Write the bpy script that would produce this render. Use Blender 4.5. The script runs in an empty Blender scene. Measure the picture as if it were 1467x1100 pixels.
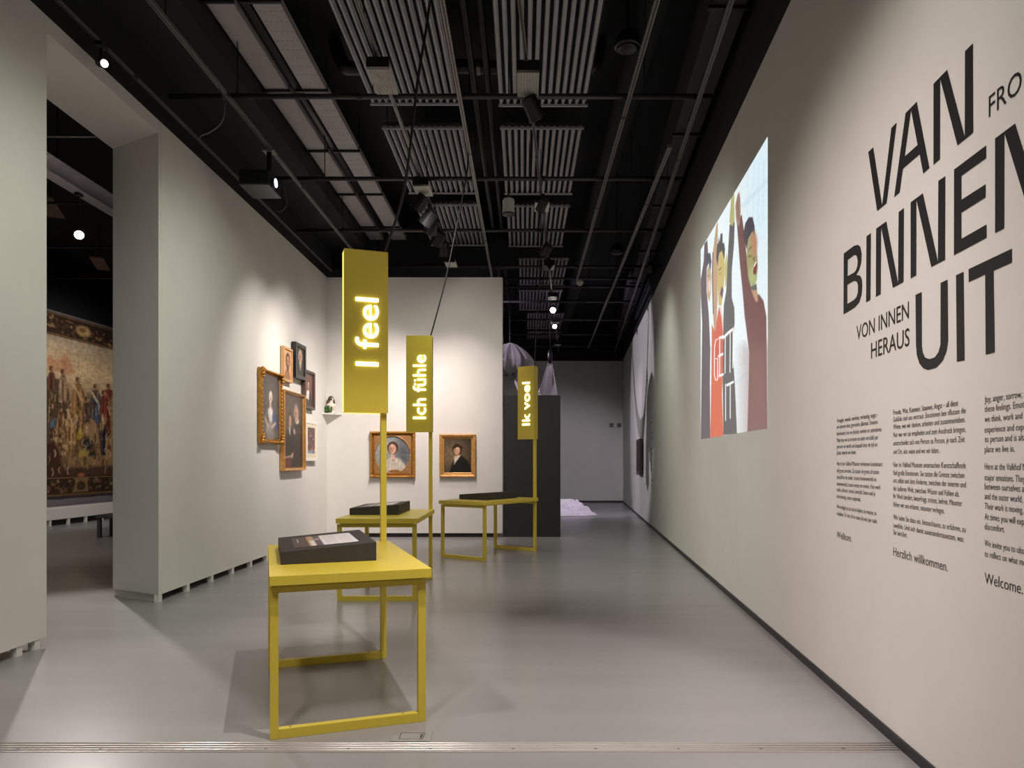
import bpy, math, random
import numpy as np
from mathutils import Vector, Matrix

random.seed(7)
SC = bpy.context.scene
COL = SC.collection
PI = math.pi

# ------------------------------------------------------------------ camera, world, lamps, exposure
F, CX, CY, H = 1040.0, 750.0, 660.0, 1.40          # focal length (px), principal point, eye height (m)
cam_d = bpy.data.cameras.new('camera')
cam = bpy.data.objects.new('camera', cam_d)
COL.objects.link(cam)
cam.location = (0, 0, H)
cam.rotation_euler = (PI/2, 0, 0)
cam_d.sensor_width = 36.0
cam_d.lens = F/1467*36
cam_d.shift_x = (733.5-CX)/1467
cam_d.shift_y = (CY-550)/1467
cam_d.clip_start = 0.05
SC.camera = cam

world = bpy.data.worlds.new('world')
SC.world = world
world.use_nodes = True
world.node_tree.nodes['Background'].inputs[0].default_value = (0.9, 0.92, 1.0, 1)
world.node_tree.nodes['Background'].inputs[1].default_value = 0.0
SC.view_settings.view_transform = 'Standard'
SC.view_settings.look = 'None'
SC.view_settings.gamma = 1.0
SC.view_settings.use_curve_mapping = False
SC.view_settings.exposure = 0.9


def spot(name, pos, target, watt, angle, color=(1, 1, 1), blend=0.5, size=0.05, parent=None):
    d = bpy.data.lights.new(name, 'SPOT')
    d.energy = watt
    d.spot_size = math.radians(angle)
    d.spot_blend = blend
    d.shadow_soft_size = size
    d.color = color
    o = bpy.data.objects.new(name, d)
    COL.objects.link(o)
    v = Vector(target)-Vector(pos)
    o.rotation_euler = v.to_track_quat('-Z', 'Y').to_euler()
    if parent:
        o.parent = parent
        o.location = Vector(pos)-Vector(parent.location)
    else:
        o.location = pos
    return o


WARM, PINK, GREEN, COOL = (1, .92, .86), (1, .87, .83), (.97, 1, .87), (.86, .90, 1)
LILAC = (.95, .88, 1)
# lamps on the ceiling grid, in front of and above the picture; two added cloth fills last
spot('key_lamp', (.15, 2.9, 4.85), (-.75, 3.65, 0), 235, 62, WARM, .35, .02)
spot('floor_wash', (-1.4, .8, 4.9), (-1.6, 2.6, 0), 170, 80, WARM, .8, .2)
spot('floor_wash_b', (1.0, 2.2, 4.9), (.8, 4.4, 0), 110, 90, WARM, .9, .2)
spot('title_wash', (-2.6, 2.8, 4.75), (1.92, 4.6, 1.0), 500, 58, PINK, 1.0, .15)
spot('title_wash_b', (-2.2, 1.2, 4.75), (1.75, 2.4, .3), 85, 60, PINK, 1.0, .15)
spot('left_wash', (-1.29, 6.7, 4.82), (-3.6, 8.8, .9), 110, 100, GREEN, 1.0, .3)
spot('left_wash_mid', (-1.3, 4.0, 4.95), (-3.6, 6.8, 1.4), 125, 76, GREEN, 1.0, .3)
spot('left_wash_near', (-.6, 2.4, 4.9), (-3.6, 4.2, 2.2), 110, 66, GREEN, .9, .25)
spot('table_lamp_mid', (.15, 6.95, 4.7), (-1.5, 7.5, .3), 200, 44, WARM, .4, .05)
spot('floor_mid', (.3, 8.2, 4.8), (.5, 9.6, 0), 130, 70, WARM, .8, .15)
spot('right_wash_mid', (-1.7, 7.4, 4.75), (2.3, 9.0, 1.5), 240, 80, GREEN, 1.0, .2)
spot('right_wash_far', (.6, 11.8, 4.85), (2.5, 13.0, 1.6), 90, 90, GREEN, 1.0, .2)
spot('wall_back_wash', (-1.3, 9.6, 4.75), (-1.9, 13.3, 2.2), 210, 90, WARM, 1.0, .15)
spot('heap_lamp', (.75, 16.6, 4.7), (1.15, 19.0, .1), 120, 22, LILAC, .8, .05)
spot('back_room', (1.7, 15.5, 4.85), (1.0, 21.5, .3), 330, 66, LILAC, .6, .2)
spot('drape_lamp', (-3.3, 16.8, 4.75), (2.95, 17.6, 3.0), 330, 56, LILAC, .3, .03)
spot('bundle_fill', (-1.6, 14.0, 4.85), (-.35, 16.0, 3.5), 42, 34, LILAC, .6, .05)  # added fill that brightens the bundled cloth, no fixture behind it
spot('pouch_fill', (1.2, 14.2, 4.85), (.6, 16.3, 3.0), 26, 30, LILAC, .6, .05)  # added fill to lighten the pouch sheet, has no fixture


# ------------------------------------------------------------------ helpers
def lin(c):
    out = []
    for v in c[:3]:
        v = v/255.0
        out.append(v/12.92 if v <= .04045 else ((v+.055)/1.055)**2.4)
    return out


def lin_np(a):
    a = np.clip(a, 0, 1)
    return np.where(a <= .04045, a/12.92, ((a+.055)/1.055)**2.4)


MATS = {}


def mat(name, rgb, rough=.6, metal=0.0, vary=0.0, scale=8.0, bump=0.0, stretch=None, coat=0.0, spec=.5):
    if name in MATS:
        return MATS[name]
    m = bpy.data.materials.new(name)
    m.use_nodes = True
    nt = m.node_tree
    b = nt.nodes['Principled BSDF']
    b.inputs['Base Color'].default_value = (*lin(rgb), 1)
    b.inputs['Roughness'].default_value = rough
    b.inputs['Metallic'].default_value = metal
    b.inputs['Specular IOR Level'].default_value = spec
    b.inputs['Coat Weight'].default_value = coat
    if vary or bump:
        tc = nt.nodes.new('ShaderNodeTexCoord')
        mp = nt.nodes.new('ShaderNodeMapping')
        if stretch:
            mp.inputs['Scale'].default_value = stretch
        nt.links.new(tc.outputs['Object'], mp.inputs['Vector'])
        n = nt.nodes.new('ShaderNodeTexNoise')
        n.inputs['Scale'].default_value = scale
        n.inputs['Detail'].default_value = 5
        nt.links.new(mp.outputs[0], n.inputs['Vector'])
        if vary:
            r = nt.nodes.new('ShaderNodeValToRGB')
            c = lin(rgb)
            r.color_ramp.elements[0].position = .3
            r.color_ramp.elements[1].position = .7
            r.color_ramp.elements[0].color = (*[max(0, v*(1-vary)) for v in c], 1)
            r.color_ramp.elements[1].color = (*[min(1, v*(1+vary)) for v in c], 1)
            nt.links.new(n.outputs['Fac'], r.inputs[0])
            nt.links.new(r.outputs[0], b.inputs['Base Color'])
        if bump:
            bp = nt.nodes.new('ShaderNodeBump')
            bp.inputs['Strength'].default_value = bump
            bp.inputs['Distance'].default_value = .01
            nt.links.new(n.outputs['Fac'], bp.inputs['Height'])
            nt.links.new(bp.outputs[0], b.inputs['Normal'])
    MATS[name] = m
    return m


def glow(name, rgb, strength):
    if name in MATS:
        return MATS[name]
    m = bpy.data.materials.new(name)
    m.use_nodes = True
    b = m.node_tree.nodes['Principled BSDF']
    b.inputs['Base Color'].default_value = (*lin(rgb), 1)
    b.inputs['Emission Color'].default_value = (*lin(rgb), 1)
    b.inputs['Emission Strength'].default_value = strength
    MATS[name] = m
    return m


def painted(name, rough=.5, emit=0.0, spec=.3):
    m = bpy.data.materials.new(name)
    m.use_nodes = True
    nt = m.node_tree
    b = nt.nodes['Principled BSDF']
    a = nt.nodes.new('ShaderNodeAttribute')
    a.attribute_name = 'paint'
    b.inputs['Roughness'].default_value = rough
    b.inputs['Specular IOR Level'].default_value = spec
    if emit:
        b.inputs['Base Color'].default_value = (.2, .2, .2, 1)
        nt.links.new(a.outputs['Color'], b.inputs['Emission Color'])
        b.inputs['Emission Strength'].default_value = emit
    else:
        nt.links.new(a.outputs['Color'], b.inputs['Base Color'])
    MATS[name] = m
    return m


class MB:
    """collects simple solids, links them as one mesh object"""
    def __init__(s):
        s.v = []
        s.f = []

    def add(s, verts, faces, M=None):
        o = len(s.v)
        for p in verts:
            p = Vector(p)
            s.v.append(tuple(M @ p) if M else tuple(p))
        s.f += [tuple(i+o for i in f) for f in faces]
        return s

    def box(s, x0, x1, y0, y1, z0, z1, M=None):
        v = [(x0, y0, z0), (x1, y0, z0), (x1, y1, z0), (x0, y1, z0), (x0, y0, z1), (x1, y0, z1), (x1, y1, z1), (x0, y1, z1)]
        f = [(0, 3, 2, 1), (4, 5, 6, 7), (0, 1, 5, 4), (1, 2, 6, 5), (2, 3, 7, 6), (3, 0, 4, 7)]
        return s.add(v, f, M)

    def hexa(s, pts):
        return s.add(pts, [(0, 3, 2, 1), (4, 5, 6, 7), (0, 1, 5, 4), (1, 2, 6, 5), (2, 3, 7, 6), (3, 0, 4, 7)])

    def cyl(s, p0, p1, r, n=12, r2=None, cap=True):
        p0, p1 = Vector(p0), Vector(p1)
        r2 = r if r2 is None else r2
        q = (p1-p0).to_track_quat('Z', 'Y')
        v, f = [], []
        for p, rr in ((p0, r), (p1, r2)):
            for k in range(n):
                a = 2*PI*k/n
                v.append(p+q @ Vector((rr*math.cos(a), rr*math.sin(a), 0)))
        for k in range(n):
            f.append((k, (k+1) % n, n+(k+1) % n, n+k))
        if cap:
            f.append(tuple(range(n-1, -1, -1)))
            f.append(tuple(range(n, 2*n)))
        return s.add(v, f)

    def tube(s, pts, r, n=8):
        pts = [Vector(p) for p in pts]
        v, f = [], []
        for i, p in enumerate(pts):
            d = (pts[min(i+1, len(pts)-1)]-pts[max(i-1, 0)]).normalized()
            a = d.orthogonal().normalized() if abs(d.z) > .99 else d.cross(Vector((0, 0, 1))).normalized()
            b = d.cross(a)
            for k in range(n):
                t = 2*PI*k/n
                v.append(p+a*(r*math.cos(t))+b*(r*math.sin(t)))
        for i in range(len(pts)-1):
            for k in range(n):
                f.append((i*n+k, i*n+(k+1) % n, (i+1)*n+(k+1) % n, (i+1)*n+k))
        f.append(tuple(range(n-1, -1, -1)))
        f.append(tuple(range((len(pts)-1)*n, len(pts)*n)))
        return s.add(v, f)

    def ell(s, c, r, nu=12, nv=8, M=None):
        v, f = [], []
        for j in range(nv+1):
            t = PI*j/nv
            for k in range(nu):
                a = 2*PI*k/nu
                v.append((c[0]+r[0]*math.sin(t)*math.cos(a), c[1]+r[1]*math.sin(t)*math.sin(a), c[2]+r[2]*math.cos(t)))
        for j in range(nv):
            for k in range(nu):
                f.append((j*nu+k, (j+1)*nu+k, (j+1)*nu+(k+1) % nu, j*nu+(k+1) % nu))
        return s.add(v, f, M)

    def lathe(s, prof, n=16, M=None):
        v, f = [], []
        for (r, z) in prof:
            for k in range(n):
                a = 2*PI*k/n
                v.append((r*math.cos(a), r*math.sin(a), z))
        for j in range(len(prof)-1):
            for k in range(n):
                f.append((j*n+k, j*n+(k+1) % n, (j+1)*n+(k+1) % n, (j+1)*n+k))
        f.append(tuple(range(n-1, -1, -1)))
        f.append(tuple(range((len(prof)-1)*n, len(prof)*n)))
        return s.add(v, f, M)

    def prism(s, poly, z0, z1, M=None):
        n = len(poly)
        v = [(x, y, z0) for x, y in poly]+[(x, y, z1) for x, y in poly]
        f = [tuple(range(n-1, -1, -1)), tuple(range(n, 2*n))]
        for k in range(n):
            f.append((k, (k+1) % n, n+(k+1) % n, n+k))
        return s.add(v, f, M)

    def rectframe(s, w, h, prof, z0=0.0):
        """mitred moulding round the opening w x h; prof = (outward, forward) pairs; front is -y"""
        v, f = [], []
        n = len(prof)
        for (sx, sz) in ((-1, 0), (1, 0), (1, 1), (-1, 1)):
            for (o, d) in prof:
                v.append((sx*(w/2+o), -d, z0+(h+o if sz else -o)))
        for c in range(4):
            e = (c+1) % 4
            for k in range(n):
                l = (k+1) % n
                f.append((c*n+k, e*n+k, e*n+l, c*n+l))
        return s.add(v, f)

    def mesh(s, name, smooth=False):
        me = bpy.data.meshes.new(name)
        me.from_pydata(s.v, [], s.f)
        me.validate()
        if smooth:
            me.polygons.foreach_set('use_smooth', [True]*len(me.polygons))
        me.update()
        return me

    def build(s, name, m, parent=None, bevel=0.0, smooth=False, fix=False):
        me = s.mesh(name, smooth)
        if fix:
            import bmesh
            b = bmesh.new()
            b.from_mesh(me)
            bmesh.ops.recalc_face_normals(b, faces=b.faces)
            b.to_mesh(me)
            b.free()
        return link(name, me, m, parent, bevel)


def link(name, me, m, parent=None, bevel=0.0):
    if m and not me.materials:
        me.materials.append(m)
    o = bpy.data.objects.new(name, me)
    COL.objects.link(o)
    if parent:
        o.parent = parent
    if bevel:
        b = o.modifiers.new('bevel', 'BEVEL')
        b.width = bevel
        b.segments = 2
        b.limit_method = 'ANGLE'
    return o


def tag(o, label, cat, group=None):
    o['label'] = label
    o['category'] = cat
    if group:
        o['group'] = group
    return o


def thing(name, label, cat, loc=(0, 0, 0), rotz=0.0, group=None):
    o = bpy.data.objects.new(name, None)
    o.empty_display_size = .1
    COL.objects.link(o)
    o.location = loc
    o.rotation_euler = (0, 0, rotz)
    return tag(o, label, cat, group)


def struct(o):
    o['kind'] = 'structure'
    return o


def copy_tree(o, parent=None):
    c = o.copy()
    COL.objects.link(c)
    if parent:
        c.parent = parent
    for ch in list(o.children):
        copy_tree(ch, c)
    return c


# -------- flat print: a small painter that fills colours into a dense grid
class Paint:
    def __init__(s, X, Y, bg):
        s.X, s.Y = X.ravel().astype(float), Y.ravel().astype(float)
        s.C = np.tile(np.array(bg, float)/255, (s.X.size, 1))

    def put(s, mask, col, al=1.0):
        k = (np.clip(mask, 0, 1)*al)[:, None]
        s.C = s.C*(1-k)+np.array(col, float)/255*k

    def dist(s, pts):
        d = np.full(s.X.size, 1e9)
        ins = np.zeros(s.X.size, bool)
        n = len(pts)
        for i in range(n):
            (x0, y0), (x1, y1) = pts[i], pts[(i+1) % n]
            ex, ey = x1-x0, y1-y0
            t = np.clip(((s.X-x0)*ex+(s.Y-y0)*ey)/(ex*ex+ey*ey+1e-12), 0, 1)
            d = np.minimum(d, np.hypot(s.X-x0-t*ex, s.Y-y0-t*ey))
            c = ((y0 > s.Y) != (y1 > s.Y))
            xi = x0+(s.Y-y0)/(ey if abs(ey) > 1e-12 else 1e-12)*ex
            ins ^= c & (s.X < xi)
        return np.where(ins, -d, d)

    def poly(s, pts, col, soft=.01, al=1.0):
        s.put(.5-s.dist(pts)/soft, col, al)

    def line(s, pts, w, col, soft=.005, al=1.0):
        d = np.full(s.X.size, 1e9)
        for (x0, y0), (x1, y1) in zip(pts[:-1], pts[1:]):
            ex, ey = x1-x0, y1-y0
            t = np.clip(((s.X-x0)*ex+(s.Y-y0)*ey)/(ex*ex+ey*ey+1e-12), 0, 1)
            d = np.minimum(d, np.hypot(s.X-x0-t*ex, s.Y-y0-t*ey))
        s.put(.5-(d-w)/soft, col, al)

    def ell(s, cx, cy, rx, ry, col, soft=.3, rot=0.0, al=1.0):
        c, n = math.cos(rot), math.sin(rot)
        dx, dy = s.X-cx, s.Y-cy
        d = np.sqrt(((dx*c+dy*n)/rx)**2+((-dx*n+dy*c)/ry)**2)-1
        s.put(.5-d/soft, col, al)

    def noise(s, amp, fx, fy, seed=1):
        rng = np.random.RandomState(seed)
        T = rng.rand(64, 64)
        x, y = s.X*fx+1000, s.Y*fy+1000
        xi, yi = np.floor(x).astype(int), np.floor(y).astype(int)
        a, b = x-xi, y-yi
        g = lambda i, j: T[i % 64, j % 64]
        v = g(xi, yi)*(1-a)*(1-b)+g(xi+1, yi)*a*(1-b)+g(xi, yi+1)*(1-a)*b+g(xi+1, yi+1)*a*b
        s.C = np.clip(s.C*(1+amp*(v-.5)[:, None]*2), 0, 1)


def uvgrid(nx, ny):
    return np.meshgrid(np.linspace(0, 1, nx), np.linspace(0, 1, ny))     # v runs downwards


def canvas(name, w, h, nx, ny, P, m, parent, y=0.0, z0=0.0, fn=None):
    """flat grid, x -w/2..w/2, z z0..z0+h, facing -y, colours from painter P"""
    U, V = uvgrid(nx, ny)
    co = np.zeros((nx*ny, 3))
    if fn is None:
        co[:, 0] = (U.ravel()-.5)*w
        co[:, 1] = y
        co[:, 2] = z0+(1-V.ravel())*h
    else:
        co[:] = fn(U.ravel(), V.ravel())
    i = np.arange(nx*ny).reshape(ny, nx)
    fc = np.stack([i[1:, :-1], i[1:, 1:], i[:-1, 1:], i[:-1, :-1]], -1).reshape(-1, 4)
    me = bpy.data.meshes.new(name)
    me.vertices.add(nx*ny)
    me.vertices.foreach_set('co', co.ravel())
    me.loops.add(fc.size)
    me.loops.foreach_set('vertex_index', fc.ravel().astype(np.int32))
    me.polygons.add(len(fc))
    me.polygons.foreach_set('loop_start', np.arange(0, fc.size, 4, dtype=np.int32))
    me.update(calc_edges=True)
    me.validate()
    at = me.color_attributes.new('paint', 'FLOAT_COLOR', 'POINT')
    rgba = np.ones((nx*ny, 4))
    rgba[:, :3] = lin_np(P.C)
    at.data.foreach_set('color', rgba.ravel())
    return link(name, me, m, parent)


# -------- lettering from Blender's built-in font, turned into meshes
def text_mesh(body, bold=0.0, extrude=0.0, res=3):
    cu = bpy.data.curves.new('lettering', 'FONT')
    cu.body = body
    cu.offset = bold
    cu.extrude = extrude
    cu.resolution_u = res
    o = bpy.data.objects.new('lettering', cu)
    COL.objects.link(o)
    dg = bpy.context.evaluated_depsgraph_get()
    me = bpy.data.meshes.new_from_object(o.evaluated_get(dg))
    bpy.data.objects.remove(o)
    bpy.data.curves.remove(cu)
    n = len(me.vertices)
    a = np.zeros(n*3)
    me.vertices.foreach_get('co', a)
    return me, a.reshape(n, 3)


_me, _co = text_mesh('H')
CAP = _co[:, 1].max()-_co[:, 1].min()


def text_line(name, body, x0, z, cap, m, parent, width=None, xscale=1.0, bold=0.0, y=-.0015):
    me, co = text_mesh(body, bold)
    x = co[:, 0]-co[:, 0].min()
    k = cap/CAP
    sx = width/x.max() if width else k*xscale
    out = np.stack([x0+x*sx, np.full(len(x), y), z+co[:, 1]*k], -1)
    me.vertices.foreach_set('co', out.ravel())
    me.update()
    return link(name, me, m, parent)


def split_letters(me, co):
    """groups connected pieces whose extents along the line overlap: one mesh per letter"""
    n = len(co)
    par = list(range(n))

    def find(i):
        while par[i] != i:
            par[i] = par[par[i]]
            i = par[i]
        return i
    for p in me.polygons:
        v = p.vertices
        for k in v[1:]:
            par[find(k)] = find(v[0])
    comp = {}
    for i in range(n):
        comp.setdefault(find(i), []).append(i)
    iv = sorted([(min(co[i][0] for i in c), max(co[i][0] for i in c), set(c)) for c in comp.values()], key=lambda t: t[0])
    out = []
    for a, b, c in iv:
        if out and a < out[-1][1]-.02:
            out[-1] = (out[-1][0], max(b, out[-1][1]), out[-1][2] | c)
        else:
            out.append((a, b, c))
    res = []
    for a, b, c in out:
        ids = sorted(c)
        mp = {v: k for k, v in enumerate(ids)}
        fs = [tuple(mp[v] for v in p.vertices) for p in me.polygons if p.vertices[0] in c]
        res.append((ids, fs))
    return res


def text_letters(body, x0, z, cap, m, parent, width, bold):
    """a line of lettering, every letter a part of its own"""
    me, co = text_mesh(body, bold)
    x = co[:, 0]-co[:, 0].min()
    k, sx = cap/CAP, width/x.max()
    for ids, fs in split_letters(me, np.stack([x, co[:, 1], co[:, 2]], -1)):
        MB().add([(x0+x[i]*sx, -.0015, z+co[i, 1]*k) for i in ids], fs).build('letter', m, parent)
    bpy.data.meshes.remove(me)


# ------------------------------------------------------------------ materials
M_WALL = mat('white_wall_paint', (214, 211, 205), .75, vary=.02, scale=3, bump=.03)
M_FLOOR = mat('grey_poured_floor', (143, 141, 141), .27, vary=.05, scale=1.6, stretch=(.35, 2.2, 1), spec=.5)
M_BLACK = mat('black_ceiling_paint', (26, 27, 32), .85, vary=.08, scale=4)
M_BLACK2 = mat('blue_black_paint', (19, 22, 26), .85)
M_DARK = mat('dark_plinth', (46, 45, 46), .7)
M_BASE = mat('black_skirting', (40, 40, 40), .5)
M_PIPE = mat('black_steel_pipe', (62, 60, 62), .38, .5)
M_RAIL = mat('grey_steel_rail', (128, 122, 118), .4, .6)
M_SLAT = mat('grey_painted_slat', (166, 163, 170), .55, vary=.06, scale=5)
M_SLATD = mat('dark_panel_back', (30, 30, 33), .8)
M_TRAY = mat('grey_cable_tray', (172, 167, 170), .6, vary=.08, scale=6)
M_YEL = mat('yellow_powder_coat', (209, 187, 64), .42, vary=.02, scale=30, bump=.01)
M_CONS = mat('charcoal_board', (50, 46, 44), .6, vary=.05, scale=20)
M_MONO = mat('black_partition', (38, 36, 35), .65)
M_VINYL = mat('black_vinyl', (28, 28, 30), .5)
M_INK = mat('dark_ink', (66, 58, 55), .7)
M_GOLD = mat('gilt_frame', (176, 124, 52), .38, .55, vary=.3, scale=30, bump=.3)
M_GOLD2 = mat('pale_gilt', (196, 146, 84), .42, .45, vary=.2, scale=20, bump=.1)
M_SPAN = mat('gilt_spandrel', (160, 116, 72), .5, .3, vary=.12, scale=30, bump=.1)
M_WOODF = mat('light_wood_frame', (196, 150, 104), .5, vary=.15, scale=12)
M_BLKF = mat('black_frame', (36, 32, 34), .35)
M_BRNF = mat('dark_brown_frame', (74, 56, 52), .4, vary=.15, scale=14)
M_WHTF = mat('white_frame', (226, 220, 212), .5)
M_CREAM = mat('cream_mount', (214, 204, 180), .8)
M_FIX = mat('black_fixture', (25, 25, 28), .35, .2)
M_FIXW = mat('white_fixture', (200, 198, 190), .5)
M_CABLE = mat('black_cable', (26, 26, 24), .5)
M_ALU = mat('brushed_aluminium', (206, 200, 196), .3, .55, vary=.1, scale=30, stretch=(.05, 6, 1))
M_CLOTH = mat('white_cloth', (200, 191, 202), .8, vary=.04, scale=6)
M_LENS = glow('lit_lens', (255, 250, 240), 4)
M_LENSD = mat('unlit_lens', (90, 88, 86), .15, .6)
M_BEAMER = glow('projector_lens_glow', (205, 215, 255), 1.6)
M_LETTER = glow('lit_letter', (255, 253, 225), 1.25)
M_SLOT = glow('lit_yellow_edge', (255, 240, 110), .55)
M_CANVAS = painted('oil_paint', .4)
M_TAPES = painted('woven_wool', .95, spec=.1)
M_BEAM = painted('projected_light', .8, emit=.54)
M_PRINT = painted('printed_sheet', .35)

# ------------------------------------------------------------------ setting
LX, LXB, WT = -3.6, -4.26, 4.76          # left wall face, its back, wall height
BY, EY = 13.3, 24.4                      # back wall, end wall
RX = lambda y: 1.584+.0721*y             # right wall line
ZC = 6.1                                 # black ceiling

o = MB().box(-16, 5, -4, 27, -.2, 0).build('floor', M_FLOOR)
struct(o)
floor = o
struct(MB().box(-16, 5, -4, 27, ZC, ZC+.2).build('ceiling', M_BLACK))

# right wall, three boards with hair joints
o = MB()
cuts = [-4, 5.95+1.2, 14.0, EY+.1]
for a, b in zip(cuts[:-1], cuts[1:]):
    b2 = b-.003
    o.prism([(RX(a), a), (RX(a)+.3, a), (RX(b2)+.3, b2), (RX(b2), b2)], 0, 4.79)
struct(o.build('wall_right', M_WALL, fix=True))
struct(MB().prism([(RX(-4)-.012, -4), (RX(-4), -4), (RX(EY), EY), (RX(EY)-.012, EY)], 0, .05).build('baseboard_right', M_BASE, fix=True))
struct(MB().prism([(RX(-4)+.02, -4), (RX(-4)+.3, -4), (RX(EY)+.3, EY), (RX(EY)+.02, EY)], 4.79, ZC).build('wall_right_upper', M_BLACK2, fix=True))

# left wall beyond the portal
wl = struct(MB().prism([(LX, 7.16), (LX, BY+.3), (LXB, BY+.3), (LXB, 7.53)], .075, WT).build('wall_left', M_WALL, fix=True))
MB().prism([(-3.75, 7.34), (-3.75, 7.6), (-4.0, 7.6), (-4.0, BY+.3), (-4.2, BY+.3), (-4.2, 7.60)], 0, .075).build('plinth', M_DARK, wl, fix=True)
ft = MB().box(-.05, 0, -.03, .03, 0, .075).mesh('foot')
ft.materials.append(M_WALL)
for k in range(10):
    f_ = link('foot', ft, None, wl)
    f_.location = (LX, 7.2+.6*k, 0)
MB().prism([(-3.655, 7.215), (-3.655, 7.235), (-4.245, 7.565), (-4.245, 7.545)], 0, .075).build('recess_board', M_WALL, wl, fix=True)
MB().box(LX, LX+.006, 7.16+.045, 7.16+.05, .075, WT).build('edge_seam', M_WALL, wl)
# left wall on this side of the portal
wn = struct(MB().prism([(LX, -4), (LX, 5.48), (LXB, 5.2), (LXB, -4)], .075, WT).build('wall_left_near', M_WALL, fix=True))
MB().box(-4.2, -3.95, -4, 5.2, 0, .075).build('plinth', M_DARK, wn)
for y in (5.39, 5.2, 4.6, 4.0, 3.4, 2.8, 2.2):
    f_ = link('foot', ft, None, wn)
    f_.location = (LX-.01, y, 0)
struct(MB().prism([(LX, 5.48), (LX, 7.16), (LXB, 7.53), (LXB, 5.2)], 4.635, WT).build('wall_left_lintel', M_WALL, fix=True))
struct(MB().box(LXB, LX-.03, -4, 26, WT, ZC).build('wall_left_upper', M_BLACK2))
# back wall
wb = struct(MB().box(LX-.3, -.385, BY, BY+.3, .075, WT).build('wall_back', M_WALL))
MB().box(LX, -.5, BY+.05, BY+.25, 0, .075).build('plinth', M_DARK, wb)
struct(MB().box(LX, -.1, BY+.5, BY+.8, WT+.35, ZC).build('trim_1', M_BLACK))       # beam above the back wall
# end wall and the dark sides of the far room
struct(MB().box(LXB, 5, EY, EY+.3, 0, 4.755).build('wall_end', M_WALL))
struct(MB().box(LXB, RX(EY)-.01, EY-.012, EY, 0, .06).build('baseboard_end', M_BASE))
struct(MB().box(LXB, 5, EY+.02, EY+.3, 4.755, ZC).build('wall_end_upper', M_BLACK2))
struct(MB().box(LX-.1, LX, BY+.3, EY, 0, WT).build('wall_left_far', M_WALL))
struct(MB().box(-16, 5, -4.2, -4, 0, ZC).build('wall_rear', mat('rear_wall_paint', (120, 118, 116), .8)))
# lower bulkhead along the left side of the ceiling
struct(MB().box(LX-.03, -2.95, -4, EY, 5.35, ZC).build('trim_2', M_BLACK))

# tapestry room
TX = lambda y: -10.5+.0587*(y-15.9)
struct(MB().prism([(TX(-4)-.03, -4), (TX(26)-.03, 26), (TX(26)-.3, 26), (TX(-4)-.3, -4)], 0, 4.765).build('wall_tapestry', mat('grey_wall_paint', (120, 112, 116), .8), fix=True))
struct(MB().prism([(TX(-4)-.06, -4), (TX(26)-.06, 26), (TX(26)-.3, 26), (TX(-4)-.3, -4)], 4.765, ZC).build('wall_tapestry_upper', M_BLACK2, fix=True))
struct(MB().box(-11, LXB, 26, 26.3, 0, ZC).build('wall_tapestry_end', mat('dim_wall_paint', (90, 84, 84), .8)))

# aluminium floor strip across the foreground
Y0 = 1456/(1071.0-CY)
tr = struct(MB().box(-3.9, RX(Y0)-.02, Y0-.055, Y0+.055, .0, .004).build('trim_3', M_ALU))
for d in (-.04, -.012, .016, .044):
    MB().cyl((-3.9, Y0+d, .004), (RX(Y0)-.02, Y0+d, .004), .006, 8).build('ridge', M_ALU, tr, smooth=True)
sc_ = MB().cyl((0, 0, .002), (0, 0, .0062), .007, 10).mesh('screw')
sc_.materials.append(M_BASE)
for k in range(11):
    q = link('screw', sc_, None, tr)
    q.location = (-2.45+.4*k, Y0-.027, 0)
# flush floor outlet beside the table foot
hx, hy = (590-750)*1.4/395, 1456/395.0
fb = tag(MB().box(-.1, .1, -.07, .07, 0, .004).build('floor_outlet', M_FLOOR), 'flush grey floor outlet lid by the front foot of the nearest table', 'floor outlet')
fb.location = (hx, hy, 0)
for a in ((-.06, .06, -.041, -.038), (-.06, .06, .038, .041), (-.061, -.058, -.04, .04), (.058, .061, -.04, .04), (.045, .052, -.03, .02)):
    MB().box(*a, .004, .0046).build('groove', M_BASE, fb)

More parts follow.
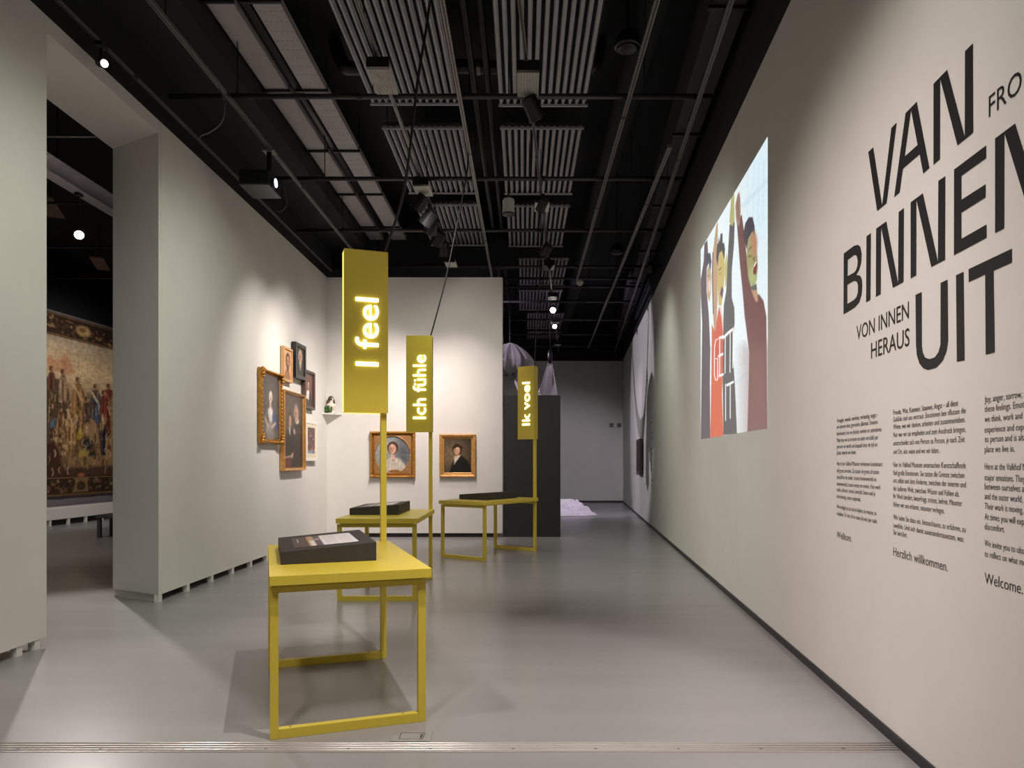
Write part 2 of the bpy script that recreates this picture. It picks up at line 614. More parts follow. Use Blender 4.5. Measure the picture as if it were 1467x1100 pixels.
# ------------------------------------------------------------------ sign tables
def wedge(name, label, loc, rotz):
    """black sloped reading stand: low on its left side, high on its right"""
    t = thing(name, label, 'display stand', loc, rotz, 'black reading stands on the yellow tables')
    w, d, h0, h1 = .52, .78, .072, .108
    MB().hexa([(0, 0, 0), (w, 0, 0), (w, d, 0), (0, d, 0), (0, 0, h0), (w, 0, h1), (w, d, h1), (0, d, h0)]).build('stand_body', M_CONS, t, bevel=.003)
    X, Y = uvgrid(70, 40)
    P = Paint(X, Y, (58, 50, 50))
    P.poly([(0, 0), (.38, 0), (.38, 1), (0, 1)], (50, 45, 46), .01)
    P.poly([(.12, .0), (.2, .0), (.22, 1), (.1, 1)], (84, 60, 50), .05, .7)
    P.poly([(.235, 0), (.262, 0), (.262, 1), (.235, 1)], (196, 128, 44), .01)
    P.poly([(.262, 0), (.35, 0), (.35, 1), (.262, 1)], (176, 150, 120), .01)
    P.poly([(.27, .45), (.35, .45), (.35, .95), (.27, .95)], (226, 222, 216), .05)
    P.poly([(.35, 0), (.45, 0), (.45, 1), (.35, 1)], (70, 46, 60), .01)
    P.poly([(.36, .3), (.44, .3), (.44, .45), (.36, .45)], (190, 170, 180), .05)
    P.poly([(.455, 0), (1, 0), (1, 1), (.455, 1)], (222, 218, 220), .01)
    for k in range(9):
        P.line([(.52, .12+.09*k), (.70, .12+.09*k)], .012, (170, 166, 170), .01)
        P.line([(.76, .12+.09*k), (.93, .12+.09*k)], .012, (184, 180, 184), .01)
    P.line([(.085, .2), (.085, .55)], .008, (220, 220, 220), .01)

    def fn(U, V):
        x = .075+U*.36
        y = .10+(1-V)*.54
        return np.stack([x, y, h0+(h1-h0)*x/w+.0015], -1)
    pg = canvas('printed_sheet', 1, 1, 70, 40, P, M_PRINT, t, fn=fn)
    pg['label'] = 'printed sheet, dark photograph on one side and pale text on the other'
    return t


def sign_table(loc, yaw, L, word, wbox, label, slot=True):
    """wbox = (along, cap height, start height) of the lettering on the sign"""
    W, T, s = .816, .828, .041
    t = thing('sign_table', label, 'table', (loc[0], loc[1], 0), math.radians(yaw), 'yellow tables with tall lit signs')
    MB().box(0, W, 0, L, T-.05, T).build('tabletop', M_YEL, t, bevel=.0025)
    MB().box(.03, W-.05, .05, L-.05, T-.062, T-.05).build('under_board', M_YEL, t)
    xr = W-.022
    zt = T-.062
    yf, yb = .045, L-.052
    for y in (yf, yb):
        MB().box(0.002, .002+s, y, y+s, .0, zt).build('leg', M_YEL, t, bevel=.002)
        if y == yf:
            MB().box(xr-s, xr, y, y+s, .0, zt).build('leg', M_YEL, t, bevel=.002)
        MB().box(.002+s, xr-s, y, y+s, .0, .05).build('foot_rail', M_YEL, t, bevel=.002)
        MB().box(.002+s, xr-s, y, y+s, zt-.03, zt).build('top_rail', M_YEL, t)
        for x in (.1, xr-.12):
            MB().cyl((x, y+s/2, .05), (x, y+s/2, .052), .006, 8).build('screw', M_RAIL, t)
    # the back right leg runs on upwards as the pole of the sign
    yp = L-.012
    MB().box(xr-s, xr, yp-s, yp, .0, 1.75).build('pole', M_YEL, t, bevel=.002)
    x0, x1, y0, y1, z0, z1 = xr-.30, xr+.004, yp-.075, yp+.025, 1.738, 2.862
    sb = MB().box(x0+.006, x1, y0, y1, z0, z1).build('sign_box', M_YEL, t, bevel=.002)
    MB().box(x0, x1, y0-.004, y0-.0005, z0-.004, z1+.006).build('face_panel', M_YEL, sb)
    if slot:
        MB().box(x0, x0+.006, y0+.004, y1-.004, z0+.004, z1-.004).build('light_slot', M_SLOT, sb)
        MB().box(x0+.01, xr-s-.006, y0+.004, y1-.004, z0-.004, z0).build('light_slot', M_SLOT, sb)
    me, co = text_mesh(word, .004, .03, 4)
    al, cp, st = wbox
    x = co[:, 0]-co[:, 0].min()
    kx, ky = al/x.max(), cp/CAP
    mid = (x0+x1)/2
    # reading upwards: letter x -> +z, letter height -> -x, front -> -y
    loc3 = np.stack([mid+cp/2+.005-co[:, 1]*ky, (y0-.012)-co[:, 2]*.15, st+x*kx], -1)
    for ids, fs in split_letters(me, np.stack([x, co[:, 1], co[:, 2]], -1)):
        q = MB()
        q.add([tuple(loc3[i]) for i in ids], fs)
        q.build('letter', M_LETTER, sb)
    bpy.data.meshes.remove(me)
    return t, (xr-s/2, yp-.03, z1)


def local(t, p):
    c, s = math.cos(t.rotation_euler.z), math.sin(t.rotation_euler.z)
    return Vector((t.location.x+c*p[0]-s*p[1], t.location.y+s*p[0]+c*p[1], p[2]))


TABLES = [
    ((-1.257, 3.592), 19.7, 1.42, 'I feel', (.475, .155, 2.06), 'nearest yellow steel table carrying the tall sign that reads I feel', True),
    ((-1.862, 7.19), 0.3, 1.40, 'Ich f\u00fchle', (.75, .148, 1.89), 'middle yellow steel table carrying the sign that reads Ich f\u00fchle', False),
    ((-1.228, 10.508), -33.0, 1.42, 'Ik voel', (.67, .135, 1.95), 'farthest yellow steel table, turned askew, with the sign Ik voel', False)]
WL = ['black sloped reading stand on the nearest yellow table',
      'black sloped reading stand on the middle yellow table',
      'black sloped reading stand on the farthest yellow table']
CABL = ['thin black cable rising from the I feel sign to the ceiling',
        'curved black cable rising from the Ich f\u00fchle sign past the back wall top',
        'thin dark cable rising straight from the Ik voel sign']
ENDS = [[(-.84, 5.1, 3.3), (-.735, 5.02, 4.0), (-.66, 5.0, 4.45), (-.60, 5.0, 5.0), (-.58, 5.0, 6.1)],
        [(-.95, 8.55, 3.4), (-.87, 8.55, 3.75), (-.80, 8.55, 4.1), (-.70, 8.55, 4.6), (-.65, 8.55, 5.0), (-.64, 8.55, 6.1)],
        [(.19, 11.3, 3.3), (.235, 11.3, 3.9), (.26, 11.3, 4.6), (.27, 11.3, 5.0), (.275, 11.3, 6.1)]]


def smooth_path(p, n=5):
    p = [Vector(q) for q in p]
    out = []
    for i in range(len(p)-1):
        a, b, c, d = p[max(i-1, 0)], p[i], p[i+1], p[min(i+2, len(p)-1)]
        for k in range(n):
            t = k/n
            out.append(.5*((2*b)+(c-a)*t+(2*a-5*b+4*c-d)*t*t+(3*b-a-3*c+d)*t**3))
    out.append(p[-1])
    return out


for k, (loc, yaw, L, word, wb_, lab, slot) in enumerate(TABLES):
    t, top = sign_table(loc, yaw, L, word, wb_, lab, slot)
    p = local(t, (.062 if k != 1 else .03, .40 if k != 1 else .46, .828))
    wedge('reading_stand', WL[k], p, math.radians(yaw))
    tp = local(t, top)
    c = MB().tube(smooth_path([tp]+ENDS[k]), .0085 if k else .0095, 8).build('sign_cable', M_CABLE, smooth=True)
    tag(c, CABL[k], 'cable', 'cables above the signs')

# black partition at the end of the back wall
pt = thing('black_partition', 'tall matt black freestanding partition beside the end of the white back wall', 'partition', (.15, 13.36, 0))
MB().box(-.52, .53, 0, .45, 0, 2.607).build('panel_body', M_MONO, pt, bevel=.004)
MB().box(-.515, .525, -.004, 0, .0, .22).build('kick_board', M_MONO, pt)

# ------------------------------------------------------------------ paintings
def head(P, x, y, r, skin, hair, look=0.0, hairtop=1.0):
    P.ell(x, y-.15*r, r*1.18*hairtop, r*1.35*hairtop, hair, .25)
    P.ell(x+look*r*.2, y+.1*r, r*.82, r*1.12, skin, .25)
    dk = tuple(int(c*.62) for c in skin)
    P.ell(x-.62*r, y+.15*r, r*.3, r*.9, dk, .8, al=.5)
    for s in (-1, 1):
        P.ell(x+look*r*.3+s*.32*r, y, r*.13, r*.08, (50, 34, 28), .6)
        P.ell(x+look*r*.3+s*.32*r, y-.2*r, r*.2, r*.05, tuple(int(c*.5) for c in skin), .8, al=.7)
    P.ell(x+look*r*.35, y+.32*r, r*.09, r*.2, dk, .8, al=.7)
    P.ell(x+look*r*.3, y+.66*r, r*.24, r*.08, (150, 74, 62), .6)


def frame_profile(kind, w, d):
    if kind == 'ornate':
        return [(0, .012), (.12*w, d*.55), (.3*w, d*.42), (.45*w, d*.9), (.7*w, d), (.88*w, d*.75), (w, d*.5), (w, 0), (0, 0)]
    if kind == 'step':
        return [(0, .012), (.1*w, d*.5), (.35*w, d*.5), (.4*w, d*.85), (.8*w, d), (w, d*.8), (w, 0), (0, 0)]
    return [(0, .012), (.05*w, d), (w, d), (w, 0), (0, 0)]


def painting(label, loc, rotz, W, Hh, fw, depth, kind, fm, P_fn, nx, ny, group=None, hang=.01, mount=None):
    """W x Hh outer size; loc is the middle of its bottom edge on the wall"""
    t = thing('framed_painting', label, 'painting', loc, rotz, group)
    w, h = W-2*fw, Hh-2*fw
    cd = {'flat': depth-.014, 'step': depth*.42, 'ornate': depth*.4}[kind]
    pr = [(a, b+hang) for a, b in frame_profile(kind, fw, depth)]
    pr[0] = (0, cd+hang)
    pr[-1] = (0, hang)
    pr[-2] = (pr[-2][0], hang)
    MB().rectframe(w, h, pr, fw).build('frame', fm, t, fix=True)
    X, Y = uvgrid(nx, ny)
    Xa = X*w/h                        # same unit along both axes: height = 1
    P = P_fn(Xa, Y, w/h)
    P.noise(.12, 22, 22, 3)
    yy = -hang-cd+.002
    m = mount or 0.0
    canvas('canvas', w+.004-2*m, h+.004-2*m, nx, ny, P, M_CANVAS, t, yy, fw-.002+m)
    if mount:
        MB().rectframe(w-2*m, h-2*m, [(0, hang+cd+.001), (.006, hang+cd+.008), (m+.001, hang+cd+.008), (m+.001, hang+cd-.002), (0, hang+cd-.002)], fw+m).build('mount', M_CREAM, t, fix=True)
    MB().box(-w/2, w/2, -hang-cd+.006, -.0005, fw, fw+h).build('backing', M_DARK, t)
    return t, w, h


def art_lady(X, Y, a):
    P = Paint(X, Y, (66, 60, 58))
    P.ell(a*.5, .45, a*.6, .5, (82, 74, 70), 1.2)
    P.poly([(a*.1, 1), (a*.15, .7), (a*.3, .56), (a*.5, .5), (a*.72, .56), (a*.9, .75), (a*.95, 1)], (104, 96, 92), .08)
    P.poly([(a*.62, .55), (a*.8, .6), (a*.95, .8), (a*.8, .85), (a*.66, .72)], (58, 76, 120), .06)
    P.poly([(a*.36, .54), (a*.5, .47), (a*.64, .54), (a*.58, .74), (a*.45, .72)], (216, 208, 200), .05)
    P.poly([(a*.3, .72), (a*.5, .76), (a*.75, .92), (a*.6, 1), (a*.3, 1)], (132, 124, 118), .1)
    P.line([(a*.78, .74), (a*.6, .8)], .025, (214, 180, 160), .03)
    P.line([(a*.22, .68), (a*.34, .78)], .022, (200, 168, 148), .03)
    P.ell(a*.5, .44, .04, .06, (214, 176, 156), .3)
    head(P, a*.52, .345, .058, (222, 186, 166), (206, 200, 196), .3, 1.15)
    P.ell(a*.45, .8, .14, .06, (168, 160, 152), 1.2, -.5, .6)
    return P


def art_pair(X, Y, a):
    P = Paint(X, Y, (72, 58, 50))
    P.ell(a*.4, .3, a*.6, .3, (86, 70, 60), 1.2)
    P.poly([(a*.05, 1), (a*.08, .6), (a*.25, .48), (a*.5, .47), (a*.66, .6), (a*.7, 1)], (44, 38, 38), .06)
    P.poly([(a*.5, .5), (a*.62, .36), (a*.8, .34), (a*.97, .46), (a*1, .95), (a*.6, .95)], (54, 46, 42), .06)
    P.ell(a*.7, .35, .085, .04, (196, 186, 176), .4)
    P.poly([(a*.28, .44), (a*.36, .43), (a*.36, .56), (a*.3, .53)], (192, 180, 168), .04)
    head(P, a*.66, .25, .078, (198, 150, 128), (150, 130, 112), -.4, 1.2)
    head(P, a*.34, .355, .07, (186, 138, 114), (44, 34, 32), .2, 1.0)
    P.ell(a*.56, .5, .05, .035, (190, 146, 122), .6, .6)
    P.ell(a*.45, .83, .06, .035, (192, 142, 118), .6, -.5)
    P.poly([(0, .83), (a*.35, .86), (a*.4, 1), (0, 1)], (112, 50, 42), .08)
    P.line([(a*.1, .86), (a*.4, .84)], .008, (206, 196, 184), .02)
    return P


def art_profile(X, Y, a):
    P = Paint(X, Y, (206, 160, 116))
    P.poly([(a*.1, 1), (a*.15, .75), (a*.4, .66), (a*.75, .72), (a*.9, 1)], (150, 100, 72), .06)
    head(P, a*.55, .40, .2, (184, 126, 92), (64, 42, 34), .6, 1.0)
    P.ell(a*.55, .6, .1, .12, (70, 48, 38), .5)
    return P


def art_oldwoman(X, Y, a):
    P = Paint(X, Y, (52, 40, 34))
    P.poly([(a*.1, 1), (a*.12, .7), (a*.35, .56), (a*.65, .56), (a*.9, .72), (a*.92, 1)], (40, 34, 34), .06)
    head(P, a*.5, .34, .15, (186, 130, 104), (184, 166, 148), 0, 1.25)
    P.poly([(a*.38, .56), (a*.5, .5), (a*.64, .56), (a*.56, .82), (a*.46, .82)], (196, 180, 164), .05)
    P.line([(a*.5, .6), (a*.5, .8)], .02, (96, 60, 50), .03)
    return P


def art_whiteblouse(X, Y, a):
    P = Paint(X, Y, (110, 76, 66))
    P.poly([(a*.05, 1), (a*.1, .68), (a*.4, .52), (a*.7, .56), (a*.95, .8), (a*.95, 1)], (58, 48, 50), .05)
    P.poly([(a*.3, .56), (a*.5, .48), (a*.62, .56), (a*.56, .84), (a*.36, .78), (a*.2, .82)], (224, 216, 212), .04)
    head(P, a*.5, .33, .1, (214, 172, 148), (70, 50, 44), .2, 1.05)
    return P


def art_small(X, Y, a):
    P = Paint(X, Y, (96, 64, 60))
    rng = random.Random(4)
    for k in range(40):
        P.ell(rng.uniform(0, a), rng.uniform(.02, 1), rng.uniform(.02, .06), rng.uniform(.03, .09),
              rng.choice([(140, 60, 56), (70, 52, 60), (196, 170, 158), (50, 40, 48), (168, 120, 100), (84, 96, 120)]), .6, rng.uniform(0, 3))
    P.ell(a*.5, .93, a*.4, .05, (120, 150, 190), .6)
    return P


def art_oval(X, Y, a):
    P = Paint(X, Y, (130, 132, 130))
    P.ell(a*.3, .3, a*.35, .35, (150, 154, 152), 1.2)
    P.ell(a*.8, .45, a*.22, .4, (94, 96, 100), 1.2)
    P.poly([(a*.2, 1), (a*.22, .78), (a*.38, .6), (a*.55, .56), (a*.72, .62), (a*.86, .82), (a*.86, 1)], (196, 186, 172), .05)
    for k in range(5):
        P.line([(a*(.42+.07*k), .62), (a*(.36+.1*k), .95)], .008, (160, 148, 134), .03, .7)
    P.line([(a*.47, .55), (a*.52, .68), (a*.6, .56)], .006, (120, 104, 92), .02)
    P.ell(a*.5, .54, .05, .08, (206, 160, 136), .3)
    P.ell(a*.55, .94, .16, .05, (140, 92, 50), .4)
    head(P, a*.5, .34, .115, (216, 168, 144), (76, 52, 40), -.3, 1.05)
    return P


def art_youngman(X, Y, a):
    P = Paint(X, Y, (64, 54, 40))
    P.ell(a*.28, .45, a*.45, .4, (116, 98, 72), 1.4)
    P.poly([(a*.2, 1), (a*.27, .8), (a*.36, .62), (a*.5, .52), (a*.66, .5), (a*.84, .64), (a*.95, .8), (a*1, 1)], (26, 26, 24), .03)
    P.poly([(a*.37, .54), (a*.46, .46), (a*.6, .5), (a*.46, .66), (a*.37, .76)], (216, 204, 180), .04)
    P.line([(a*.42, .55), (a*.5, .56)], .008, (176, 164, 140), .02)
    P.ell(a*.48, .47, .05, .06, (200, 150, 112), .3)
    head(P, a*.48, .33, .112, (224, 176, 136), (56, 36, 26), -.3, 1.05)
    for k in range(7):
        P.ell(a*(.36+.045*k), .2+.02*abs(3-k), .04, .035, (52, 34, 24), .5)
    P.noise(.05, 9, 9, 5)
    return P


def art_dark(X, Y, a):
    P = Paint(X, Y, (60, 42, 34))
    P.ell(a*.5, .4, a*.25, .14, (120, 84, 64), .8)
    P.poly([(a*.2, 1), (a*.3, .6), (a*.7, .6), (a*.85, 1)], (40, 30, 28), .06)
    return P


RL = PI/2                                  # faces +x
def on_left(x0, x1, ytop, ybot):
    s0, s1 = 3.6/(750-x0), 3.6/(750-x1)
    y0, y1 = F*s0, F*s1
    sm = (s0+s1)/2
    zt, zb = H+(CY-ytop)*sm, H+(CY-ybot)*sm
    return (y0+y1)/2, y1-y0, zb, zt-zb


def corner_lumps(t, W, Hh, m, big):
    for sx in (-1, 1):
        for z in (0, Hh):
            q = MB()
            x = sx*(W/2-.03)
            zz = .03 if z == 0 else Hh-.03
            for (dx, dz, r) in ((0, 0, .05), (-.05*sx, .0, .032), (0, .05 if z == 0 else -.05, .032), (-.09*sx, 0, .022), (0, .09 if z == 0 else -.09, .022), (.015*sx, -.015 if z == 0 else .015, .03)):
                q.ell((x+dx, -.075, zz+dz), (r*big, .03, r*big), 10, 6)
            q.build('corner_ornament', m, t, smooth=True)
    q = MB()
    n = int(Hh/.06)
    for sx in (-1, 1):
        for k in range(n):
            q.ell((sx*(W/2-.028), -.066, .06+(Hh-.12)*k/(n-1)), (.014, .014, .02), 6, 4)
    n = int(W/.06)
    for z in (.028, Hh-.028):
        for k in range(n):
            q.ell((-W/2+.06+(W-.12)*k/(n-1), -.066, z), (.02, .014, .014), 6, 4)
    b = q.build('leaf_moulding', m, t, smooth=True)
    b['kind'] = 'stuff'


# on the left wall, from the nearest to the corner
LEFT = [
    ('tall gold framed portrait of a woman in grey and blue, nearest on the left wall', (368, 398.5, 531, 636), .065, .06, 'ornate', M_GOLD, art_lady, 46, 66, 0),
    ('largest gold framed double portrait of a dark suited man and a grey haired figure', (400, 431, 562, 674), .045, .075, 'step', M_GOLD2, art_pair, 50, 70, 0),
    ('small unframed looking bearded man in pale wood frame, upper left of the cluster', (401, 413.8, 498, 547), .035, .05, 'flat', M_WOODF, art_profile, 30, 40, 0),
    ('black framed portrait of a woman in a bonnet, topmost of the cluster', (416.5, 431.5, 493, 543), .06, .07, 'flat', M_BLKF, art_oldwoman, 30, 40, 0),
    ('dark brown framed portrait of a woman with a white blouse, right of the cluster', (431, 446, 531, 586), .07, .06, 'step', M_BRNF, art_whiteblouse, 34, 44, 0),
    ('white framed small reddish picture with a cream mount, lowest by the corner', (433, 450, 603, 660), .05, .05, 'flat', M_WHTF, art_small, 34, 40, .07)]
for (lab, bx, fw, dp, kind, fm, fn, nx, ny, mount) in LEFT:
    yc, w, zb, h = on_left(*bx)
    t, _, _ = painting(lab, (LX, yc, zb), RL, w, h, fw, dp, kind, fm, fn, nx, ny, 'portraits on the left wall', .012, mount or None)
    if fn is art_lady:
        corner_lumps(t, w, h, M_GOLD, .9)

# on the back wall
def on_back(x0, x1, yt, yb):
    s = BY/F
    return (x0+x1-1500)/2*s, (x1-x0)*s, H+(CY-yb)*s, (yb-yt)*s

xc, w, zb, h = on_back(531, 595.5, 618, 684.5)
t, wi, hi = painting('ornate gold frame round an oval portrait of a woman in a white shawl', (xc, BY, zb), 0, w, h, .075, .075, 'ornate', M_GOLD, art_oval, 76, 80, 'portraits on the back wall', .015)
corner_lumps(t, w, h, M_GOLD, .6)
# gilt spandrel with a round opening
q = MB()
n = 48
rx, rz = wi*.47, hi*.485
cz = .075+hi/2
v, f = [], []
for k in range(n):
    a = 2*PI*k/n
    c, s = math.cos(a), math.sin(a)
    m_ = max(abs(c), abs(s))
    v += [(rx*c, -.055, cz+rz*s), (wi/2*c/m_, -.055, cz+hi/2*s/m_), (rx*c, -.042, cz+rz*s), (rx*1.03*c, -.060, cz+rz*1.03*s)]
for k in range(n):
    a, b = 4*k, 4*((k+1) % n)
    f += [(a+3, b+3, b+1, a+1), (a+2, b+2, b+3, a+3)]
q.add(v, f)
q.build('spandrel', M_SPAN, t, fix=True)
q = MB()
pts = [(rx*1.015*math.cos(2*PI*k/n), -.059, cz+rz*1.015*math.sin(2*PI*k/n)) for k in range(n+1)]
q.tube(pts, .006, 6)
q.build('oval_bead', M_GOLD2, t, smooth=True)
xc, w, zb, h = on_back(630, 682, 622, 683.5)
painting('plain gold frame round a young man in a black coat, right on the back wall', (xc, BY, zb), 0, w, h, .085, .07, 'step', M_GOLD2, art_youngman, 64, 74, 'portraits on the back wall', .015)

# on the right wall, far away
RA = math.radians(-90)-math.atan(.0721)
def rw(x, y):
    s = 1.584/(x-825)
    return F*s, H+(CY-y)*s                       # depth, height on the right wall
yA, zA = rw(914, 626)
yB, zB = rw(926, 679)
ym = (yA+yB)/2
painting('small dark framed picture alone on the far end of the right wall', (RX(ym), ym, 1.06), RA, .9, .86, .12, .07, 'step', M_BRNF, art_dark, 24, 30, None, .03)

# ------------------------------------------------------------------ lettering on the right wall
K = math.sqrt(1+.0721**2)
def wall_thing(name, label, cat, yref, z, group=None):
    t = thing(name, label, cat, (RX(yref), yref, z), RA, group)
    def conv(x, y):
        Y, Z = rw(x, y)
        return (yref-Y)*K, Z-z
    return t, conv


def letter_shape(name, outer, holes, m, t, y=-.0015):
    """flat vinyl letter filled from outlines in wall coordinates"""
    cu = bpy.data.curves.new(name, 'CURVE')
    cu.dimensions = '2D'
    cu.fill_mode = 'BOTH'
    for pts in [outer]+holes:
        sp = cu.splines.new('POLY')
        sp.points.add(len(pts)-1)
        for p, (a, b) in zip(sp.points, pts):
            p.co = (a, b, 0, 1)
        sp.use_cyclic_u = True
    ob = bpy.data.objects.new(name, cu)
    COL.objects.link(ob)
    me = bpy.data.meshes.new_from_object(ob.evaluated_get(bpy.context.evaluated_depsgraph_get()))
    bpy.data.objects.remove(ob)
    bpy.data.curves.remove(cu)
    n = len(me.vertices)
    a = np.zeros(n*3)
    me.vertices.foreach_get('co', a)
    a = a.reshape(n, 3)
    me.vertices.foreach_set('co', np.stack([a[:, 0], np.full(n, y), a[:, 1]], -1).ravel())
    me.update()
    return link(name, me, m, t)


t, cv = wall_thing('wall_title', 'huge black lettering on the right wall reading VAN BINNEN UIT', 'lettering', 3.2, 1.9)
ZS = 5.4944
def zoomed(oy):
    return lambda pts: [cv(1200+x/ZS, oy+y/ZS) for x, y in pts]
zA_, zB_, zC_ = zoomed(50), zoomed(170), zoomed(350)
letter_shape('letter', zB_([(243, 262), (282, 225), (352, 682), (425, 73), (467, 30), (388, 665), (313, 727)]), [], M_VINYL, t)
letter_shape('letter', zB_([(447, 617), (537, -44), (625, -134), (725, 388), (676, 432), (648, 280), (516, 393), (490, 582)]),
             [zB_([(580, -69), (632, 206), (530, 297)])], M_VINYL, t)
letter_shape('letter', zA_([(757, 1022), (757, 385), (865, 273), (1003, 800), (1005, 128), (1068, 65), (1070, 768), (946, 870), (810, 345), (808, 978)]), [], M_VINYL, t)
letter_shape('letter', zC_([(50, 72), (130, 12), (160, 3), (180, 18), (191, 70), (188, 140), (172, 200), (148, 242), (178, 245), (193, 275), (196, 330), (190, 400), (172, 455), (140, 495), (48, 552)]),
             [zC_([(82, 122), (135, 83), (152, 90), (160, 125), (158, 170), (145, 205), (130, 222), (80, 250)]),
              zC_([(78, 318), (130, 288), (152, 292), (162, 320), (162, 375), (150, 415), (130, 437), (78, 468)])], M_VINYL, t)
letter_shape('letter', zC_([(229, -64), (264, -89), (260, 437), (226, 457)]), [], M_VINYL, t)
letter_shape('letter', zC_([(303, 413), (305, -124), (385, -181), (478, 303), (482, -254), (524, -286), (521, 297), (437, 343), (345, -135), (341, 393)]), [], M_VINYL, t)
n2 = zC_([(577, 268), (577, -331), (673, -402), (792, 135), (795, -499), (850, -537), (848, 122), (740, 178), (622, -355), (621, 245)])
letter_shape('letter', n2, [], M_VINYL, t)
letter_shape('letter', zB_([(919, 400), (1172, 210), (1172, 310), (977, 450), (977, 638), (1168, 515), (1168, 618), (977, 740), (977, 945), (1175, 832), (1175, 937), (918, 1075)]), [], M_VINYL, t)
# the last N repeats the previous one further along the line
a0, b0 = zB_([(1242, 155)])[0]
a1, b1 = zB_([(1240, 902)])[0]
sz = (b0-b1)/(n2[1][1]-n2[0][1])
letter_shape('letter', [(a0+(x-n2[1][0])*1.04, b1+(y-n2[0][1])*sz) for x, y in n2], [], M_VINYL, t)
letter_shape('letter', zC_([(615, 397), (664, 375), (665, 800), (672, 850), (690, 890), (725, 903), (765, 890), (795, 850), (812, 790), (813, 303), (868, 277), (872, 760), (860, 840), (830, 915), (780, 970), (715, 990), (675, 975), (645, 935), (625, 870), (619, 790)]), [], M_VINYL, t)
letter_shape('letter', zC_([(934, 243), (994, 215), (1002, 912), (941, 925)]), [], M_VINYL, t)
letter_shape('letter', zC_([(1033, 195), (1375, 33), (1375, 143), (1230, 208), (1240, 850), (1168, 868), (1164, 237), (1035, 298)]), [], M_VINYL, t)

t, cv = wall_thing('wall_subtitle', 'medium black lettering VON INNEN HERAUS left of the word UIT', 'lettering', 3.2, 1.9, 'subtitles round the big title')
for body, (xl, yt), (xl2, yb), (xr_, yr) in (('VON INNEN', (150, 642), (150, 752), (563, 585)), ('HERAUS', (265, 772), (265, 895), (568, 800))):
    a, zt = cv(1200+xl/ZS, 350+yt/ZS)
    _, zb = cv(1200+xl2/ZS, 350+yb/ZS)
    b, zr = cv(1200+xr_/ZS, 350+yr/ZS)
    text_letters(body, a, (zb+zr)/2, zt-zb, M_VINYL, t, (b-a), .004)
t, cv = wall_thing('wall_subtitle', 'thin black lettering starting FRO at the right edge beside VAN', 'lettering', 3.2, 1.9, 'subtitles round the big title')
a, zt = cv(1200+1192/ZS, 50+487/ZS)
_, zb = cv(1200+1192/ZS, 50+650/ZS)
b, _ = cv(1200+1452/ZS, 50+400/ZS)
me, co = text_mesh('FRO')
wF = co[:, 0].max()-co[:, 0].min()
bpy.data.meshes.remove(me)
me, co = text_mesh('FROM')
wM = co[:, 0].max()-co[:, 0].min()
bpy.data.meshes.remove(me)
text_letters('FROM', a, zb, zt-zb, M_VINYL, t, (b-a)*wM/wF, 0)

C1 = ['Vreugde, woede, verdriet, verbazing, angst \u2013', 'we kennen deze gevoelens allemaal. Emoties', 'be\u00efnvloeden hoe we denken, werken en samenleven.',
      'Maar hoe we ze ervaren en uiten verschilt per', 'persoon en wordt ook bepaald door de tijd en', 'plaats waarin we leven.',
      'Hier in het Valkhof Museum verkennen kunstenaars', 'vijf grote emoties. Ze tasten de grens af tussen', 'onszelf en de ander, tussen binnenwereld en',
      'buitenwereld, tussen weten en voelen. Hun werk', 'raakt, schuurt, troost, bevrijdt. Soms voel je', 'herkenning, soms ongemak.',
      'We nodigen je uit om te kijken, te ervaren, te', 'twijfelen. En om stil te staan bij wat jou raakt.', 'Welkom.']
Y1 = [158, 190, 225, 260, 293, 325, 382, 418, 452, 487, 518, 553, 607, 643, 755]
R1 = [287, 285, 307, 288, 282, 172, 310, 292, 278, 300, 272, 196, 278, 283, 148]
C2 = ['Freude, Wut, Kummer, Staunen, Angst \u2013 all diese', 'Gef\u00fchle sind uns vertraut. Emotionen bee nflussen die', 'Weise, wie wir denken, arbeiten und zusammenleben.',
      'Nur wie wir sie empfinden und zum Ausdruck bringen,', 'unterscheidet sich von Person zu Person, je nach Zeit', 'und Ort, also wann und wo wir leben.',
      'Hier im Valkhof Museum untersuchen Kunstschaffende', 'f\u00fcnf gro\u00dfe Emotionen. Sie tasten die Grenze zwischen', 'uns selbst und dem Anderen, zwischen der inneren und',
      'der \u00e4u\u00dferen Welt, zwischen Wissen und F\u00fchlen ab.', 'Ihr Werk ber\u00fchrt, hinterfragt, tr\u00f6stet, befreit. Mitunter', 'f\u00fchlen wir uns erkannt, mitunter verlegen.',
      'Wir laden Sie dazu ein, hinzuschauen, zu erfahren, zu', 'zweifeln. Und sich damit auseinanderzusetzen, was', 'Sie ber\u00fchrt.', 'Herzlich willkommen.']
Y2 = [115, 152, 190, 232, 275, 320, 388, 430, 470, 512, 552, 595, 662, 705, 742, 845]
R2 = [707, 747, 745, 747, 742, 608, 748, 740, 748, 713, 728, 636, 747, 735, 440, 653]
C3 = ['Joy, anger, sorrow, s', 'these feelings. Emoti', 'we think, work and li', 'experience and expr', 'to person and is also', 'place we live in.',
      'Here at the Valkhof M', 'major emotions. They', 'between ourselves an', 'and the outer world, b', 'Their work is moving, c', 'At times you will expe', 'discomfort.',
      'We invite you to obse', 'to reflect on what mo', 'Welcome.']
Y3 = [47, 97, 150, 205, 255, 308, 398, 455, 502, 553, 605, 660, 712, 800, 855, 985]
R3 = [1062, 1058, 1064, 1062, 1068, 1004, 1064, 1060, 1066, 1066, 1066, 1066, 952, 1064, 1062, 1048]
